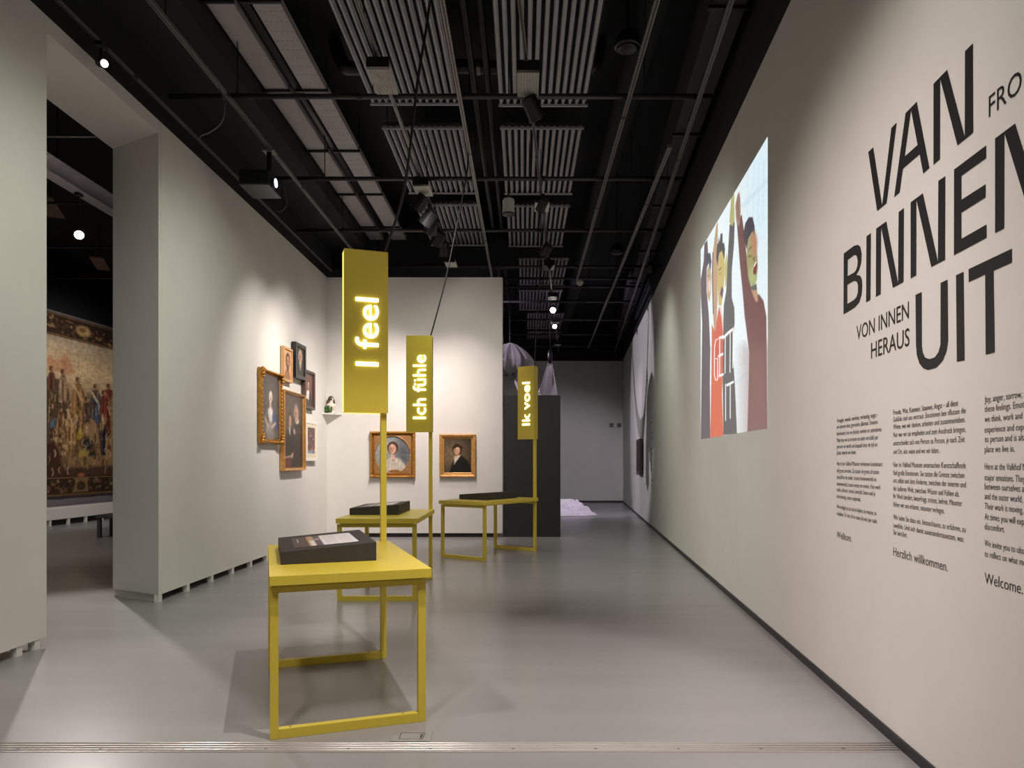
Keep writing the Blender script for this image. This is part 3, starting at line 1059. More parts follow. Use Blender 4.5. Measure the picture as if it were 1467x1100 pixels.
for lines, ys, rs, xl, lab in ((C1, Y1, R1, 70, 'left column of small wall text ending in Welkom'),
                               (C2, Y2, R2, 367, 'middle column of small wall text ending in Herzlich willkommen'),
                               (C3, Y3, R3, 847, 'right column of small wall text ending in Welcome, cut by the edge')):
    t, cv = wall_thing('wall_text', lab, 'wall text', 3.4, 1.0, 'columns of small wall text')
    for k, (b, y, r) in enumerate(zip(lines, ys, rs)):
        last = k == len(lines)-1
        x0, z = cv(1180+xl/3.6655, 560+y/3.6655)
        x1, _ = cv(1180+r/3.6655, 560+y/3.6655)
        cap = .041 if last else .0245
        text_line('text_line', b, x0, z-cap*.42, cap, M_INK, t, width=x1-x0, bold=.004 if k == 0 else .0)
# unreadable caption beside the far picture
t, cv = wall_thing('wall_caption', 'pale unreadable block of text beside the far dark picture', 'wall text', 15.0, 0.8)
q = MB()
rng = random.Random(2)
for k in range(13):
    z = .06+.11*k
    if k % 3 != 2:
        q.box(-.32, -.32+rng.uniform(.3, .4), -.0016, -.0008, z, z+.05)
q.build('text_line', mat('pale_ink', (176, 168, 164), .8), t)['kind'] = 'stuff'

# ------------------------------------------------------------------ projection on the right wall
PY0, PY1, PZ0, PZ1 = 9.2, 5.99, 1.67, 4.075
t = thing('wall_projection', 'bright projected picture of figures with raised arms on the right wall', 'projection', (RX(PY0), PY0, PZ0), RA)
nx, ny = 230, 300
U, V = uvgrid(nx, ny)
Yd = PY0+(PY1-PY0)*U
Zd = PZ1+(PZ0-PZ1)*V
sx = Yd/F
PXx = 750+(1.584+.0721*Yd)/sx
PYy = CY-(Zd-H)/sx
P = Paint((PXx-1000)*4.779, (PYy-190)*4.779, (226, 236, 240))
P.ell(420, 400, 90, 500, (216, 236, 244), 1.2)
for xx in (345, 385, 420, 452):
    P.line([(xx, 200), (xx-6, 620)], 1.5, (190, 210, 216), 3, .8)
P.line([(310, 500), (475, 330)], 14, (200, 222, 232), 12, .8)
P.line([(300, 1420), (318, 1430), (316, 1580), (285, 1590)], 2, (176, 196, 206), 4, .8)
P.line([(250, 1720), (340, 1640)], 6, (206, 224, 236), 8, .8)
# left figure
P.poly([(20, 1010), (40, 880), (45, 760), (65, 735), (70, 830), (60, 900), (60, 1080), (75, 1250), (85, 1480), (82, 1700), (85, 2090), (20, 2100), (25, 1700), (30, 1300), (20, 1100)], (78, 62, 74), 3)
P.poly([(62, 940), (80, 900), (92, 980), (90, 1080), (80, 1160), (65, 1120)], (186, 156, 122), 3)
P.poly([(58, 830), (85, 822), (93, 880), (86, 950), (75, 890), (60, 930)], (46, 42, 74), 3)
P.ell(79, 1050, 9, 45, (226, 196, 190), .3)
P.line([(66, 985), (76, 975)], 2, (70, 50, 50), 2)
# orange figure and its raised arm
P.poly([(95, 1310), (115, 1360), (130, 1280), (145, 1190), (160, 1260), (175, 1400), (172, 1600), (165, 1800), (175, 2075), (85, 2090), (92, 1700), (95, 1480)], (206, 88, 52), 3)
P.poly([(100, 1480), (150, 1200), (165, 1280), (172, 1560), (110, 1650)], (196, 62, 52), 30, .6)
P.poly([(105, 800), (125, 640), (137, 608), (135, 800), (135, 1150), (125, 1330), (112, 1365), (102, 1200), (98, 960)], (178, 142, 108), 3)
P.line([(103, 820), (99, 980), (106, 1240)], 3, (70, 52, 50), 3)
P.poly([(138, 830), (165, 805), (182, 850), (184, 950), (178, 1050), (162, 1185), (142, 1180), (133, 1000)], (192, 168, 96), 3)
P.poly([(126, 860), (132, 760), (140, 760), (142, 715), (150, 750), (156, 690), (168, 690), (170, 760), (180, 750), (186, 800), (182, 870), (165, 808), (145, 825), (136, 910)], (44, 38, 48), 3)
P.poly([(151, 1105), (163, 1052), (176, 1075), (168, 1135)], (90, 40, 84), 3)
P.line([(145, 940), (160, 925)], 3, (70, 54, 40), 3)
P.line([(146, 970), (158, 962)], 2, (70, 54, 40), 3)
P.poly([(184, 900), (198, 820), (204, 900), (196, 1040), (186, 1060)], (176, 176, 110), 3)
# dark jersey figure
P.poly([(218, 630), (252, 610), (248, 760), (232, 950), (232, 1130), (250, 1200), (252, 1300), (242, 1400), (242, 1550), (255, 1750), (268, 2060), (175, 2072), (170, 1700), (175, 1300), (178, 1180), (195, 1080), (205, 850)], (74, 67, 71), 3)
P.poly([(228, 450), (248, 395), (252, 600), (236, 642), (216, 612)], (172, 168, 104), 3)
# red brown figure
P.poly([(268, 628), (300, 558), (318, 690), (345, 950), (370, 1090), (420, 1108), (450, 1150), (470, 1260), (476, 2040), (340, 2050), (350, 1640), (352, 1500), (320, 1250), (308, 1100), (288, 900), (275, 720)], (104, 58, 58), 3)
P.poly([(345, 1500), (476, 1500), (476, 2040), (340, 2050)], (126, 84, 76), 200, .8)
P.line([(330, 1180), (360, 1260), (440, 1230)], 6, (86, 46, 50), 18, .6)
P.poly([(262, 595), (257, 500), (270, 430), (283, 403), (291, 450), (293, 560), (286, 642), (268, 628)], (150, 116, 98), 3)
P.line([(272, 470), (280, 600)], 2, (104, 74, 64), 4)
P.poly([(310, 700), (325, 620), (350, 578), (375, 578), (389, 640), (392, 720), (375, 678), (347, 720), (335, 800)], (58, 52, 64), 3)
P.poly([(347, 720), (375, 678), (397, 740), (409, 850), (411, 930), (402, 1005), (386, 1052), (365, 1042), (345, 982), (334, 880), (337, 790)], (158, 150, 100), 3)
P.ell(385, 760, 22, 80, (178, 128, 98), .8)
P.ell(375, 980, 26, 60, (166, 178, 116), .8)
P.poly([(378, 962), (384, 915), (402, 868), (407, 900), (399, 965), (388, 975)], (112, 40, 42), 3)
P.line([(386, 915), (401, 885)], 4, (236, 232, 222), 3)
P.line([(346, 852), (358, 840), (370, 850)], 2.5, (66, 44, 40), 3)
P.line([(348, 805), (366, 782)], 3, (66, 44, 40), 3)
P.line([(378, 868), (388, 850), (384, 880)], 3, (110, 80, 64), 3)
P.poly([(363, 1052), (402, 1034), (406, 1076), (370, 1082)], (92, 92, 86), 3)
P.poly([(370, 1082), (406, 1076), (413, 1150), (398, 1162), (378, 1115)], (186, 140, 110), 3)
# words on the jerseys
WHT = (240, 238, 236)
for pts in ([(137, 1412), (122, 1420), (114, 1470), (113, 1660), (122, 1695), (135, 1690), (136, 1545), (122, 1548)],
            [(150, 1405), (149, 1665)], [(150, 1405), (172, 1395)], [(145, 1530), (168, 1515)], [(149, 1665), (171, 1655)],
            [(172, 1405), (205, 1375)], [(188, 1390), (186, 1645)], [(205, 1372), (238, 1347)], [(222, 1358), (220, 1640)], [(242, 1335), (240, 1610)],
            [(190, 1720), (190, 1970)], [(203, 1728), (240, 1707)], [(222, 1720), (222, 1955)]):
    hor = abs(pts[-1][0]-pts[0][0]) > 12 and len(pts) == 2
    P.line(pts, 8 if hor else 3.0, WHT, 3)
P.noise(.03, .2, .1, 8)
wP = (PY0-PY1)*K
def fnp(U, V):
    return np.stack([U*wP, np.full(U.size, -.002), (1-V)*(PZ1-PZ0)], -1)
canvas('projected_image', 1, 1, nx, ny, P, M_BEAM, t, fn=fnp)

# ------------------------------------------------------------------ corner shelf and figurine
zs = H+67*BY/F
sh = thing('corner_shelf', 'small white wedge shaped corner shelf between the two white walls', 'shelf', (LX, BY, zs))
b0 = (0, 0, -.02)
MB().prism([(0, 0), (0, -.34), (.28, 0)], -.02, 0).build('shelf_board', M_WALL, sh, fix=True)
MB().add([(0, 0, -.02), (0, -.32, -.02), (.265, 0, -.02), (0.002, -.002, -.19)], [(0, 1, 3), (1, 2, 3), (2, 0, 3), (0, 2, 1)]).build('support', M_WALL, sh, fix=True)
fg = thing('figurine', 'small painted bust of a woman with green leaves on the corner shelf', 'sculpture', (LX+.105, BY-.11, zs))
M_POR = mat('porcelain', (216, 206, 190), .3)
MB().lathe([(.085, 0), (.08, .015), (.055, .03), (.05, .06), (.075, .1), (.088, .14), (.082, .17), (.035, .195), (.025, .21), (.03, .225), (.042, .25), (.044, .275), (.03, .3), (.005, .31)], 16,
           Matrix.Diagonal((1, .75, 1, 1))).build('bust', M_POR, fg, smooth=True)
q = MB()
q.ell((-.008, .012, .268), (.056, .05, .056), 12, 8)
q.ell((-.055, .015, .19), (.03, .035, .085), 10, 6)
q.ell((.05, .015, .20), (.018, .03, .06), 10, 6)
q.build('hair', mat('brown_glaze', (74, 56, 48), .4), fg, smooth=True)
q = MB()
rng = random.Random(9)
for k in range(26):
    M = Matrix.Translation((rng.uniform(-.085, .03), rng.uniform(-.095, -.055), rng.uniform(.03, .13))) @ Matrix.Rotation(rng.uniform(0, 3), 4, 'Y') @ Matrix.Rotation(rng.uniform(-.6, .6), 4, 'X')
    q.ell((0, 0, 0), (.014, .006, .028), 6, 4, M)
q.build('leaves', mat('green_glaze', (58, 92, 40), .4, vary=.3, scale=20), fg, smooth=True)
q = MB().ell((-.07, -.03, .07), (.03, .04, .07), 10, 6)
q.build('robe_fold', mat('grey_glaze', (92, 92, 84), .4), fg, smooth=True)

# ------------------------------------------------------------------ ceiling: pipes, rails, panels, trays
ORD = ['first', 'second', 'third', 'fourth', 'fifth', 'sixth', 'seventh', 'eighth', 'ninth', 'tenth', 'eleventh', 'twelfth']
ZP = 5.05
for k, (y, xl, xr_) in enumerate(((138, 243, 1020), (256, 392, 978), (330, 425, 950), (382, 478, 948), (398.9, 700, 917), (410.4, 690, 918), (432, 700, 910), (458, 715, 900), (479, 722, 893), (496, 728, 888))):
    s = (ZP-H)/(CY-y)
    Y = F*s
    t = thing('ceiling_pipe', f'black cross pipe under the ceiling, {ORD[k]} from the front', 'pipe', ((xl-750)*s, Y, ZP), 0, 'black cross pipes under the ceiling')
    Lp = (xr_-xl)*s
    MB().cyl((0, 0, 0), (Lp, 0, 0), .027, 12).build('pipe_run', M_PIPE, t, smooth=True)
    nr = 4
    for j in range(nr):
        x = Lp*(j+.5)/nr
        MB().cyl((x, 0, .02), (x, 0, ZC-ZP), .006, 6).build('hanger_rod', M_FIX, t)
    for x in (.35*Lp, .66*Lp):
        MB().cyl((x-.025, 0, 0), (x+.025, 0, 0), .034, 12).build('pipe_clamp', M_FIX, t)


def rail(label, p0, p1, m, h=.035, w=.04, joints=4):
    """lighting rail between two points: body, dark slot, joints"""
    p0, p1 = Vector(p0), Vector(p1)
    d = p1-p0
    ang = math.atan2(d.y, d.x)
    t = thing('track_rail', label, 'lighting track', p0, ang, 'long rails under the ceiling')
    L = d.length
    MB().box(0, L, -w/2, w/2, -h/2, h/2).build('rail_body', m, t)
    MB().box(0.01, L-.01, -.007, .007, -h/2-.003, -h/2).build('slot', M_FIX, t)
    for k in range(joints):
        x = L*(k+.5)/joints
        MB().box(x-.03, x+.03, -w/2-.004, w/2+.004, -h/2-.004, h/2+.004).build('joint', M_FIX, t)
    n = max(2, int(L/4))
    for k in range(n):
        x = L*(k+.5)/n
        MB().cyl((x, 0, h/2), (x, 0, ZC-p0.z), .005, 6).build('hanger_rod', M_FIX, t)
    return t


TA = -1.305                                           # left lamp rail
TB = lambda y: .035+.065*(y-6.65)                     # right lamp rail
rail('grey rail hugging the top of the left wall', (-3.47, 2.5, 4.83), (-3.47, 13.1, 4.83), M_RAIL, .024, .026)
rail('grey rail left of the cable trays, carrying the projector', (-2.92, 3.5, 5.0), (-2.92, 13.2, 5.0), M_RAIL, .035, .035)
rail('slim grey rail carrying the spotlights aimed at the portraits', (TA, 3.5, 5.0), (TA, 13.2, 5.0), M_RAIL, .03, .03)
rail('slim grey rail between the two rows of ribbed panels', (-.64, 3.5, 5.0), (-.60, 23.5, 5.0), M_RAIL, .03, .04, 6)
rail('slim rail with square lamps running to the end wall', (TB(3.5), 3.5, 4.98), (TB(23.6), 23.6, 4.98), M_RAIL, .03, .03, 6)
rail('grey rail right of the ribbed panels', (1.04, 3.5, 5.0), (1.06, 14.4, 5.0), M_RAIL, .035, .04)
rail('short grey rail starting beside the right duct', (1.675, 8.3, 5.0), (2.06, 23.2, 5.0), M_RAIL, .035, .045)
rail('dark twin rail following the right wall', (1.195+.0757*3.5, 3.5, 5.0), (1.195+.0757*24.2, 24.2, 5.0), mat('dark_rail', (84, 80, 80), .4, .5), .03, .045, 6)

# ribbed ceiling panels: frame, back and fifteen slats each
Z_P = 5.5
slat = None
def panel(label, x0, x1, y0, y1):
    t = thing('ribbed_panel', label, 'ceiling panel', (x0, y0, Z_P), 0, 'ribbed panels under the ceiling')
    w, d = x1-x0, y1-y0
    MB().box(0, w, 0, .025, -.004, .022).build('end_bar', M_SLAT, t)
    MB().box(0, w, d-.025, d, -.035, -.012).build('end_bar', M_SLAT, t)
    MB().box(0, w, 0, d, .06, .075).build('back_plate', M_SLATD, t)
    n = 13
    p = w/n
    me = MB().prism([(-.34*p, .0), (-.2*p, -.014), (.02*p, -.014), (.08*p, .016), (.2*p, .016), (.2*p, .045), (-.34*p, .045)], .02, d-.02, Matrix(((1, 0, 0, 0), (0, 0, 1, 0), (0, 1, 0, 0), (0, 0, 0, 1)))).mesh('slat')
    me.materials.append(M_SLAT)
    for k in range(n):
        o = link('slat', me, None, t)
        o.location = ((k+.5)*p, 0, 0)
    for a, b in ((.05, .1), (w-.05, d-.1), (.05, d-.1), (w-.05, .1)):
        MB().cyl((a, b, .075), (a, b, ZC-Z_P), .005, 6).build('hanger_rod', M_FIX, t)
yrow = lambda y: (Z_P-H)*F/(CY-y)
rowsA = [(None, 147), (184, 275), (294, 350)]
for k, (a, b) in enumerate(rowsA):
    panel(f'ribbed grey panel in the left row, {ORD[k]} from the front', -1.75, -.74, 5.2 if a is None else yrow(a), yrow(b))
rowsB = [(None, 149, -.287, .737), (184, 276, -.29, .745), (295.7, 351.5, -.285, .75), (371.6, 406.5, -.1, .93), (417, 442.5, -.12, .95), (450, 469.7, .1, 1.15), (476, 490, .12, 1.2)]
for k, (a, b, x0, x1) in enumerate(rowsB):
    panel(f'ribbed grey panel in the right row, {ORD[k]} from the front', x0, x1, 5.2 if a is None else yrow(a), yrow(b))


def tray(label, x0, x1, z, y0, y1, perf):
    t = thing('cable_tray', label, 'cable tray', (x0, y0, z), 0, 'grey cable trays under the ceiling')
    w, d = x1-x0, y1-y0
    MB().box(0, w, 0, d, 0, .004).build('tray_bottom', M_TRAY, t)
    MB().box(0, .004, 0, d, 0, .07).build('side_rim', M_TRAY, t)
    MB().box(w-.004, w, 0, d, 0, .07).build('side_rim', M_TRAY, t)
    n = int(d/1.6)
    for k in range(n):
        q = MB()
        y = .4+1.6*k
        q.box(-.08, w+.02, y, y+.03, -.03, -.002)
        for x in (-.07, w+.01):
            q.cyl((x, y+.015, -.02), (x, y+.015, ZC-z), .005, 6)
        q.build('hanger', M_FIX, t)
    if perf:
        q = MB()
        for k in range(int(d/.16)):
            for j in range(5):
                q.box(.03+j*w*.18, .05+j*w*.18, .1+.16*k, .106+.16*k, -.0008, 0)
        q.build('perforation', M_FIX, t)['kind'] = 'stuff'
tray('perforated grey cable tray nearest the ribbed panels', -2.5, -2.23, 5.6, 4.6, 15.2, True)
tray('solid grey cable tray left of the perforated one', -2.92, -2.66, 5.6, 4.6, 15.2, False)
q = tag(MB().cyl((-2.58, 4, 5.66), (-2.58, 15, 5.66), .06, 12).build('ceiling_duct', M_FIX, smooth=True), 'thin black duct between the two cable trays', 'duct')
# ducts along the right side
t = thing('air_duct', 'square black air duct running along the right wall under the ceiling', 'duct', (0, 0, 5.42))
q = MB()
yd0, yd1 = 4.0, 24.2
q.prism([(1.18+.0757*yd0, yd0), (1.48+.0757*yd0, yd0), (1.48+.0757*yd1, yd1), (1.18+.0757*yd1, yd1)], 0, .5)
q.build('duct_body', mat('dark_duct', (48, 46, 50), .7, vary=.05), t, fix=True)
for y in (6.4, 8.9, 11.4, 13.9, 16.4, 18.9):
    x = 1.18+.0757*y
    MB().box(x-.03, x+.33, y, y+.04, -.03, 0).build('duct_flange', M_FIX, t)
tag(MB().cyl((1.22, 4, 5.72), (1.3, 24, 5.72), .16, 20).build('air_duct', M_BLACK2, smooth=True), 'round black air duct beside the square one', 'duct')
for k, x in enumerate((-.56, -.40)):
    tag(MB().cyl((x, 4, 5.62), (x, 24, 5.62), .035, 12).build('ceiling_duct', M_FIX, smooth=True), ['black pipe between the panel rows, left of its pair', 'black pipe between the panel rows, right of its pair'][k], 'pipe', 'black pipes between the panel rows')
t = thing('flexible_duct', 'black flexible duct crossing between the front ribbed panels', 'duct', (-2.0, 8.05, 5.75))
MB().tube(smooth_path([(-.1, 0, .3), (0, 0, .05), (.15, 0, 0), (1.2, 0, .02), (2.2, 0, 0), (2.75, 0, .02), (2.85, 0, .3)], 6), .075, 12).build('duct_hose', M_FIX, t, smooth=True)
for x in (.9, 1.5, 2.1):
    MB().cyl((x-.02, 0, .012), (x+.02, 0, .012), .082, 14).build('clip_band', M_RAIL, t)

# dome loudspeakers
for k, (x, y, z) in enumerate(((1.02, 7.1, 5.45), (1.72, 13.4, 5.25))):
    t = thing('dome_speaker', ['black dome loudspeaker near the front right rail', 'black dome loudspeaker further back by the right rail'][k], 'loudspeaker', (x, y, z), 0, 'dome loudspeakers')
    MB().lathe([(.02, .16), (.07, .14), (.12, .06), (.14, 0), (.12, -.02)], 20).build('dome', M_FIX, t, smooth=True)
    MB().lathe([(.115, -.02), (.08, -.035), (.01, -.04)], 20).build('grille', M_FIX, t, smooth=True)
    MB().cyl((0, 0, .15), (0, 0, ZC-z), .008, 8).build('stem', M_FIX, t)


# ------------------------------------------------------------------ lamps on the rails
def square_lamp(label, x, y, z, louvre=True):
    t = thing('rail_lamp', label, 'lamp', (x, y, z), 0, 'square lamps on the rails')
    w, d, h = .20, .44, .06
    MB().box(-w/2, w/2, -d/2-.05, -d/2, -h, .03).build('driver_box', M_FIX, t)
    MB().box(-w/2, w/2, -d/2, d/2, -h*.5, 0).build('housing', M_FIXW, t, bevel=.004)
    if louvre:
        q = MB()
        nx, ny = 8, 16
        for i in range(nx+1):
            u = -w/2+.005+(w-.01)*i/nx
            q.box(u-.0035, u+.0035, -d/2, d/2, -h, -h*.5)
        for j in range(ny+1):
            v = -d/2+.005+(d-.01)*j/ny
            q.box(-w/2, w/2, v-.0035, v+.0035, -h, -h*.5)
        q.build('louvre', M_FIXW, t)['kind'] = 'stuff'
    MB().box(-.02, .02, -.05, .05, 0, .05).build('rail_adapter', M_FIX, t)


for lab, x, y, lv in (('louvred white lamp on the left lamp rail, nearest', TA+.01, 6.7, True), ('louvred white lamp on the right lamp rail, nearest', TB(6.75), 6.75, True),
                      ('white lamp on the left lamp rail above the second cross pipe', TA, 9.45, False), ('white lamp on the left lamp rail above the back wall', TA, 13.0, False),
                      ('pale square lamp on the right lamp rail, second from the front', TB(10.05), 10.05, False), ('pale square lamp on the right lamp rail, third from the front', TB(13.2), 13.2, False),
                      ('pale square lamp on the right lamp rail, fourth from the front', TB(15.7), 15.7, False), ('pale square lamp on the right lamp rail, fifth from the front', TB(18.5), 18.5, False),
                      ('pale square lamp on the right lamp rail, farthest', TB(22.0), 22.0, False)):
    square_lamp(lab, x, y, 4.95, lv)


def spotlight(label, pos, target, r=.06, L=.16, lit=False, zr=5.0, m=None, group='black track spotlights', lamp=None):
    pos = Vector(pos)
    d = (Vector(target)-pos).normalized()
    t = thing('track_spotlight', label, 'spotlight', pos, 0, group)
    m = m or M_FIX
    a, b = -d*L*.5, d*L*.5
    MB().cyl(a, b, r, 18, r*1.12).build('housing', m, t, smooth=False)
    for k in range(3):
        c = a+d*(.02+.02*k)
        MB().cyl(c, c+d*.006, r*1.1, 18).build('cooling_fin', m, t)
    MB().cyl(b, b+d*.012, r*1.16, 18).build('rim', M_FIX, t)
    MB().cyl(b+d*.011, b+d*.014, r*.92, 18).build('lens', M_LENS if lit else M_LENSD, t)
    zt = zr-pos.z
    MB().cyl((0, 0, r*.6), (0, 0, zt-.03), .012, 8).build('stem', M_FIX, t)
    MB().box(-.03, .03, -.05, .05, zt-.045, zt-.012).build('rail_adapter', M_FIX, t)
    if lamp:
        w, ang, colr, bl = lamp
        spot('lamp', pos+b+d*.03, target, w, ang, colr, bl, .03, t)
    return t


SP = [('black spotlight on the portrait rail, nearest of five, aimed at the left wall', (TA-.05, 9.55, 4.80), (-3.6, 10.1, 2.0), False, (190, 66, WARM, 1)),
      ('black spotlight on the portrait rail, second of five, aimed at the left wall', (TA-.02, 10.15, 4.80), (-3.6, 11.3, 2.2), False, (210, 66, WARM, 1)),
      ('bright spotlight on the portrait rail, third of five', (TA-.02, 10.5, 4.80), (-2.4, 13.3, 1.5), True, (230, 64, PINK, 1)),
      ('black spotlight on the portrait rail, fourth of five', (TA, 11.15, 4.82), (-3.5, 13.2, 1.9), False, (150, 64, WARM, 1)),
      ('black spotlight on the portrait rail, farthest of five', (TA+.02, 11.75, 4.83), (-1.2, 13.3, 1.5), False, (110, 70, PINK, 1))]
for lab, p, tg, lit, lp in SP:
    spotlight(lab, p, tg, .085, .2, lit, lamp=lp)
spotlight('tiny lit black spotlight at the top of the left wall beside the portal', (-3.46, 5.95, 4.66), (-.4, 3.9, 3.2), .032, .08, True, 4.83)
spotlight('black spotlight under the near lamp of the right rail, tip lit', (TB(6.95)+.03, 6.95, 4.78), (.6, 7.6, 3.9), .075, .2, True, 4.98)
spotlight('black spotlight behind the pale lamp above the second pipe on the right', (TB(9.7)+.02, 9.75, 4.84), (-.5, 11.4, 3.5), .06, .16, False, 4.98)
spotlight('black spotlight on the right lamp rail just before the fourth pipe', (TB(11.9), 11.9, 4.86), (-.5, 13.0, 3.5), .075, .17, False, 4.98)
spotlight('black spotlight on the right lamp rail at the fourth pipe', (TB(12.8), 12.8, 4.85), (-.4, 12.0, 3.5), .07, .17, False, 4.98)
spotlight('lit spotlight facing the viewer above the seventh pipe', (TB(16.3), 16.3, 4.80), (.4, 12.0, 3.0), .07, .17, True, 4.98)
spotlight('lit spotlight facing the viewer, farthest on the right rail', (TB(18.1), 18.1, 4.76), (.5, 13.0, 3.2), .06, .17, True, 4.98)
s = 3.5/367
spotlight('white cylinder spotlight hanging left of the pale lamp, pointing down', (-.205, F*s, 4.87), (-.22, F*s-.2, 2), .075, .2, False, ZC-.005, M_FIXW, 'white cylinder lights')
spotlight('small black fixture clamped high on the right by the fourth pipe', (2.33, 13.3, 4.95), (2.5, 14, 4.3), .06, .16, False, ZC-.005)
t = thing('ceiling_sensor', 'small round white sensor under the dark ceiling right of the lamp rail', 'sensor', (1.14, 14.7, 5.0))
MB().lathe([(.02, .06), (.07, .05), (.075, .0), (.05, -.04), (.015, -.06)], 16).build('dome', M_FIXW, t, smooth=True)
MB().cyl((0, 0, .05), (0, 0, ZC-5.0), .006, 8).build('stem', M_FIX, t)

# projector
s = 2.92/364.0
pj = thing('projector', 'black ceiling projector with glowing lens hanging by the left wall', 'projector', (-3.03, 8.35, 4.5))
MB().box(-.17, .17, -.2, .25, 0, .17).build('case', M_FIX, pj, bevel=.012)
MB().cyl((.17, -.06, .07), (.20, -.06, .07), .06, 20).build('lens_ring', M_FIX, pj)
MB().cyl((.20, -.06, .07), (.206, -.06, .07), .05, 20).build('lens', M_BEAMER, pj)
for k in range(5):
    MB().box(-.12, .10, -.2035, -.2, .03+.025*k, .038+.025*k).build('vent_slit', M_FIX, pj)
MB().cyl((.10, .02, .17), (.10, .02, .46), .03, 12).build('drop_pole', M_FIX, pj)
MB().box(.04, .17, -.05, .09, .45, .475).build('mount_plate', M_RAIL, pj)
tag(MB().tube(smooth_path([(-2.86, 8.5, 4.72), (-2.8, 8.6, 4.48), (-2.95, 8.8, 4.42), (-3.15, 9.1, 4.6), (-3.3, 9.3, 4.84)]), .006, 6).build('projector_cable', M_CABLE, smooth=True), 'thin dark cable looping under the projector to the wall rail', 'cable')
tag(MB().tube(smooth_path([(-2.92, 6.95, 4.99), (-2.86, 6.95, 4.82), (-2.9, 6.98, 4.66), (-3.02, 7.0, 4.57), (-3.12, 7.02, 4.54), (-3.13, 7.02, 4.5)]), .005, 6).build('loose_cable', M_RAIL, smooth=True), 'thin loose cable dangling from the left grey rail by the first pipe', 'cable')

# ------------------------------------------------------------------ hanging cloth behind the back wall
def drape(name, m, parent, top, prof, folds, amp, n=72, seed=1, sx=1.0, sy=1.0):
    """gathered cloth: radius profile (r, drop) with deepening folds"""
    rng = random.Random(seed)
    ph = [rng.uniform(0, 6.28) for _ in range(4)]
    v, f = [], []
    P = [Vector((r, d, 0)) for r, d in prof]
    pr = smooth_path(P, 5)
    for j, p in enumerate(pr):
        g = j/len(pr)
        for k in range(n):
            a = 2*PI*k/n
            w = 1+amp*(.3+.7*g)*(math.sin(folds*a+ph[0])+.5*math.sin(folds*1.7*a+ph[1]+2*g)+.35*math.sin(folds*2.9*a+ph[2]-3*g))*.5
            r = max(p.x, .004)*w
            v.append((top[0]+sx*r*math.cos(a), top[1]+sy*r*math.sin(a), top[2]-p.y+.03*math.sin(3*a+ph[3])*g))
    for j in range(len(pr)-1):
        for k in range(n):
            f.append((j*n+k, j*n+(k+1) % n, (j+1)*n+(k+1) % n, (j+1)*n+k))
    return MB().add(v, f).build(name, m, parent, smooth=True)


t = thing('hanging_cloth', 'bundled white cloth hanging from the ceiling behind the back wall', 'cloth', (0, 0, 3.2), 0, 'white sheets hung behind the back wall')
t.location = (-.3, 16.0, 3.2)
drape('bundle', M_CLOTH, t, (0, 0, .80), [(.01, 0), (.16, .06), (.34, .2), (.46, .38), (.44, .55), (.3, .66), (.12, .70)], 11, .42, n=120, seed=3)
q = MB().ell((-.2, -.36, .5), (.16, .1, .08)).ell((-.12, -.36, .36), (.2, .12, .06)).ell((.24, -.2, .2), (.2, .16, .12))
q.build('tuck', M_CLOTH, t, smooth=True)
MB().tube([(0, 0, .78), (0, 0, ZC-3.2)], .012, 6).build('cord', M_CABLE, t)
# long sheet looped from two points behind the back wall; its curved shadow falls on the right wall
t4 = thing('hanging_cloth', 'white looped sheet behind the back wall, casting the curved shadow on the right', 'cloth', (-.8, 16.9, 3.5), 0, 'white sheets hung behind the back wall')
v, f = [], []
nu, nv = 48, 8
for i in range(nu+1):
    u = i/nu
    yy = 1.45-2.05*u
    q_ = (u-.64)/(.64 if u < .64 else .36)
    zz = .16+1.25*abs(q_)**2.2
    wd = .12+.14*(1-abs(q_))**1.2
    for j in range(nv+1):
        w_ = j/nv-.5
        v.append((.05*math.sin(12*w_+3*u), yy, zz+w_*wd))
for i in range(nu):
    for j in range(nv):
        a = i*(nv+1)+j
        f.append((a, a+1, a+nv+2, a+nv+1))
MB().add(v, f).build('sheet', M_CLOTH, t4, smooth=True)
for yy in (1.45, -.6):
    MB().tube([(0, yy, 1.42), (0, yy, ZC-3.5)], .01, 6).build('cord', M_CABLE, t4)
# sheet sagging from the bundle to the pouch
t2 = thing('hanging_cloth', 'short white sheet sagging between the bundle and the knotted sheet', 'cloth', (.1, 16.05, 2.5), 0, 'white sheets hung behind the back wall')
v, f = [], []
nu, nv = 30, 14
for i in range(nu+1):
    u = i/nu
    x = -.32+.6*u
    zc = .80-.42*u-1.0*u*(1-u)
    wid = .10+.34*math.sin(PI*u)
    for j in range(nv+1):
        w_ = j/nv-.5
        v.append((x+.04*math.sin(9*w_+4*u), w_*.42, zc+w_*wid+.03*math.sin(14*w_+6*u)*math.sin(PI*u)))
for i in range(nu):
    for j in range(nv):
        a = i*(nv+1)+j
        f.append((a, a+1, a+nv+2, a+nv+1))
MB().add(v, f).build('sheet', M_CLOTH, t2, smooth=True)
t3 = thing('hanging_cloth', 'white sheet knotted like an open pouch right of the Ik voel sign', 'cloth', (.60, 16.35, 2.4), 0, 'white sheets hung behind the back wall')
v, f = [], []
nu, nv = 72, 24
ZK = 3.70-2.4
for j in range(nv+1):
    for i in range(nu+1):
        a = 2*PI*i/nu
        fr = max(0.0, -math.sin(a+.25))                    # 1 at the front
        g0 = .68*fr**.55
        g = g0+(1-g0)*j/nv
        r = .035+.30*min(1, g*1.15)**.9
        rr = r*(1+(.10*math.sin(9*a+2*g)+.06*math.sin(17*a+1))*min(1, 2*g))
        cx = -.10*g
        v.append((cx+rr*.78*math.cos(a), rr*.62*math.sin(a), ZK*(1-g)+.0))
for j in range(nv):
    for i in range(nu):
        a = j*(nu+1)+i
        f.append((a, a+1, a+nu+2, a+nu+1))
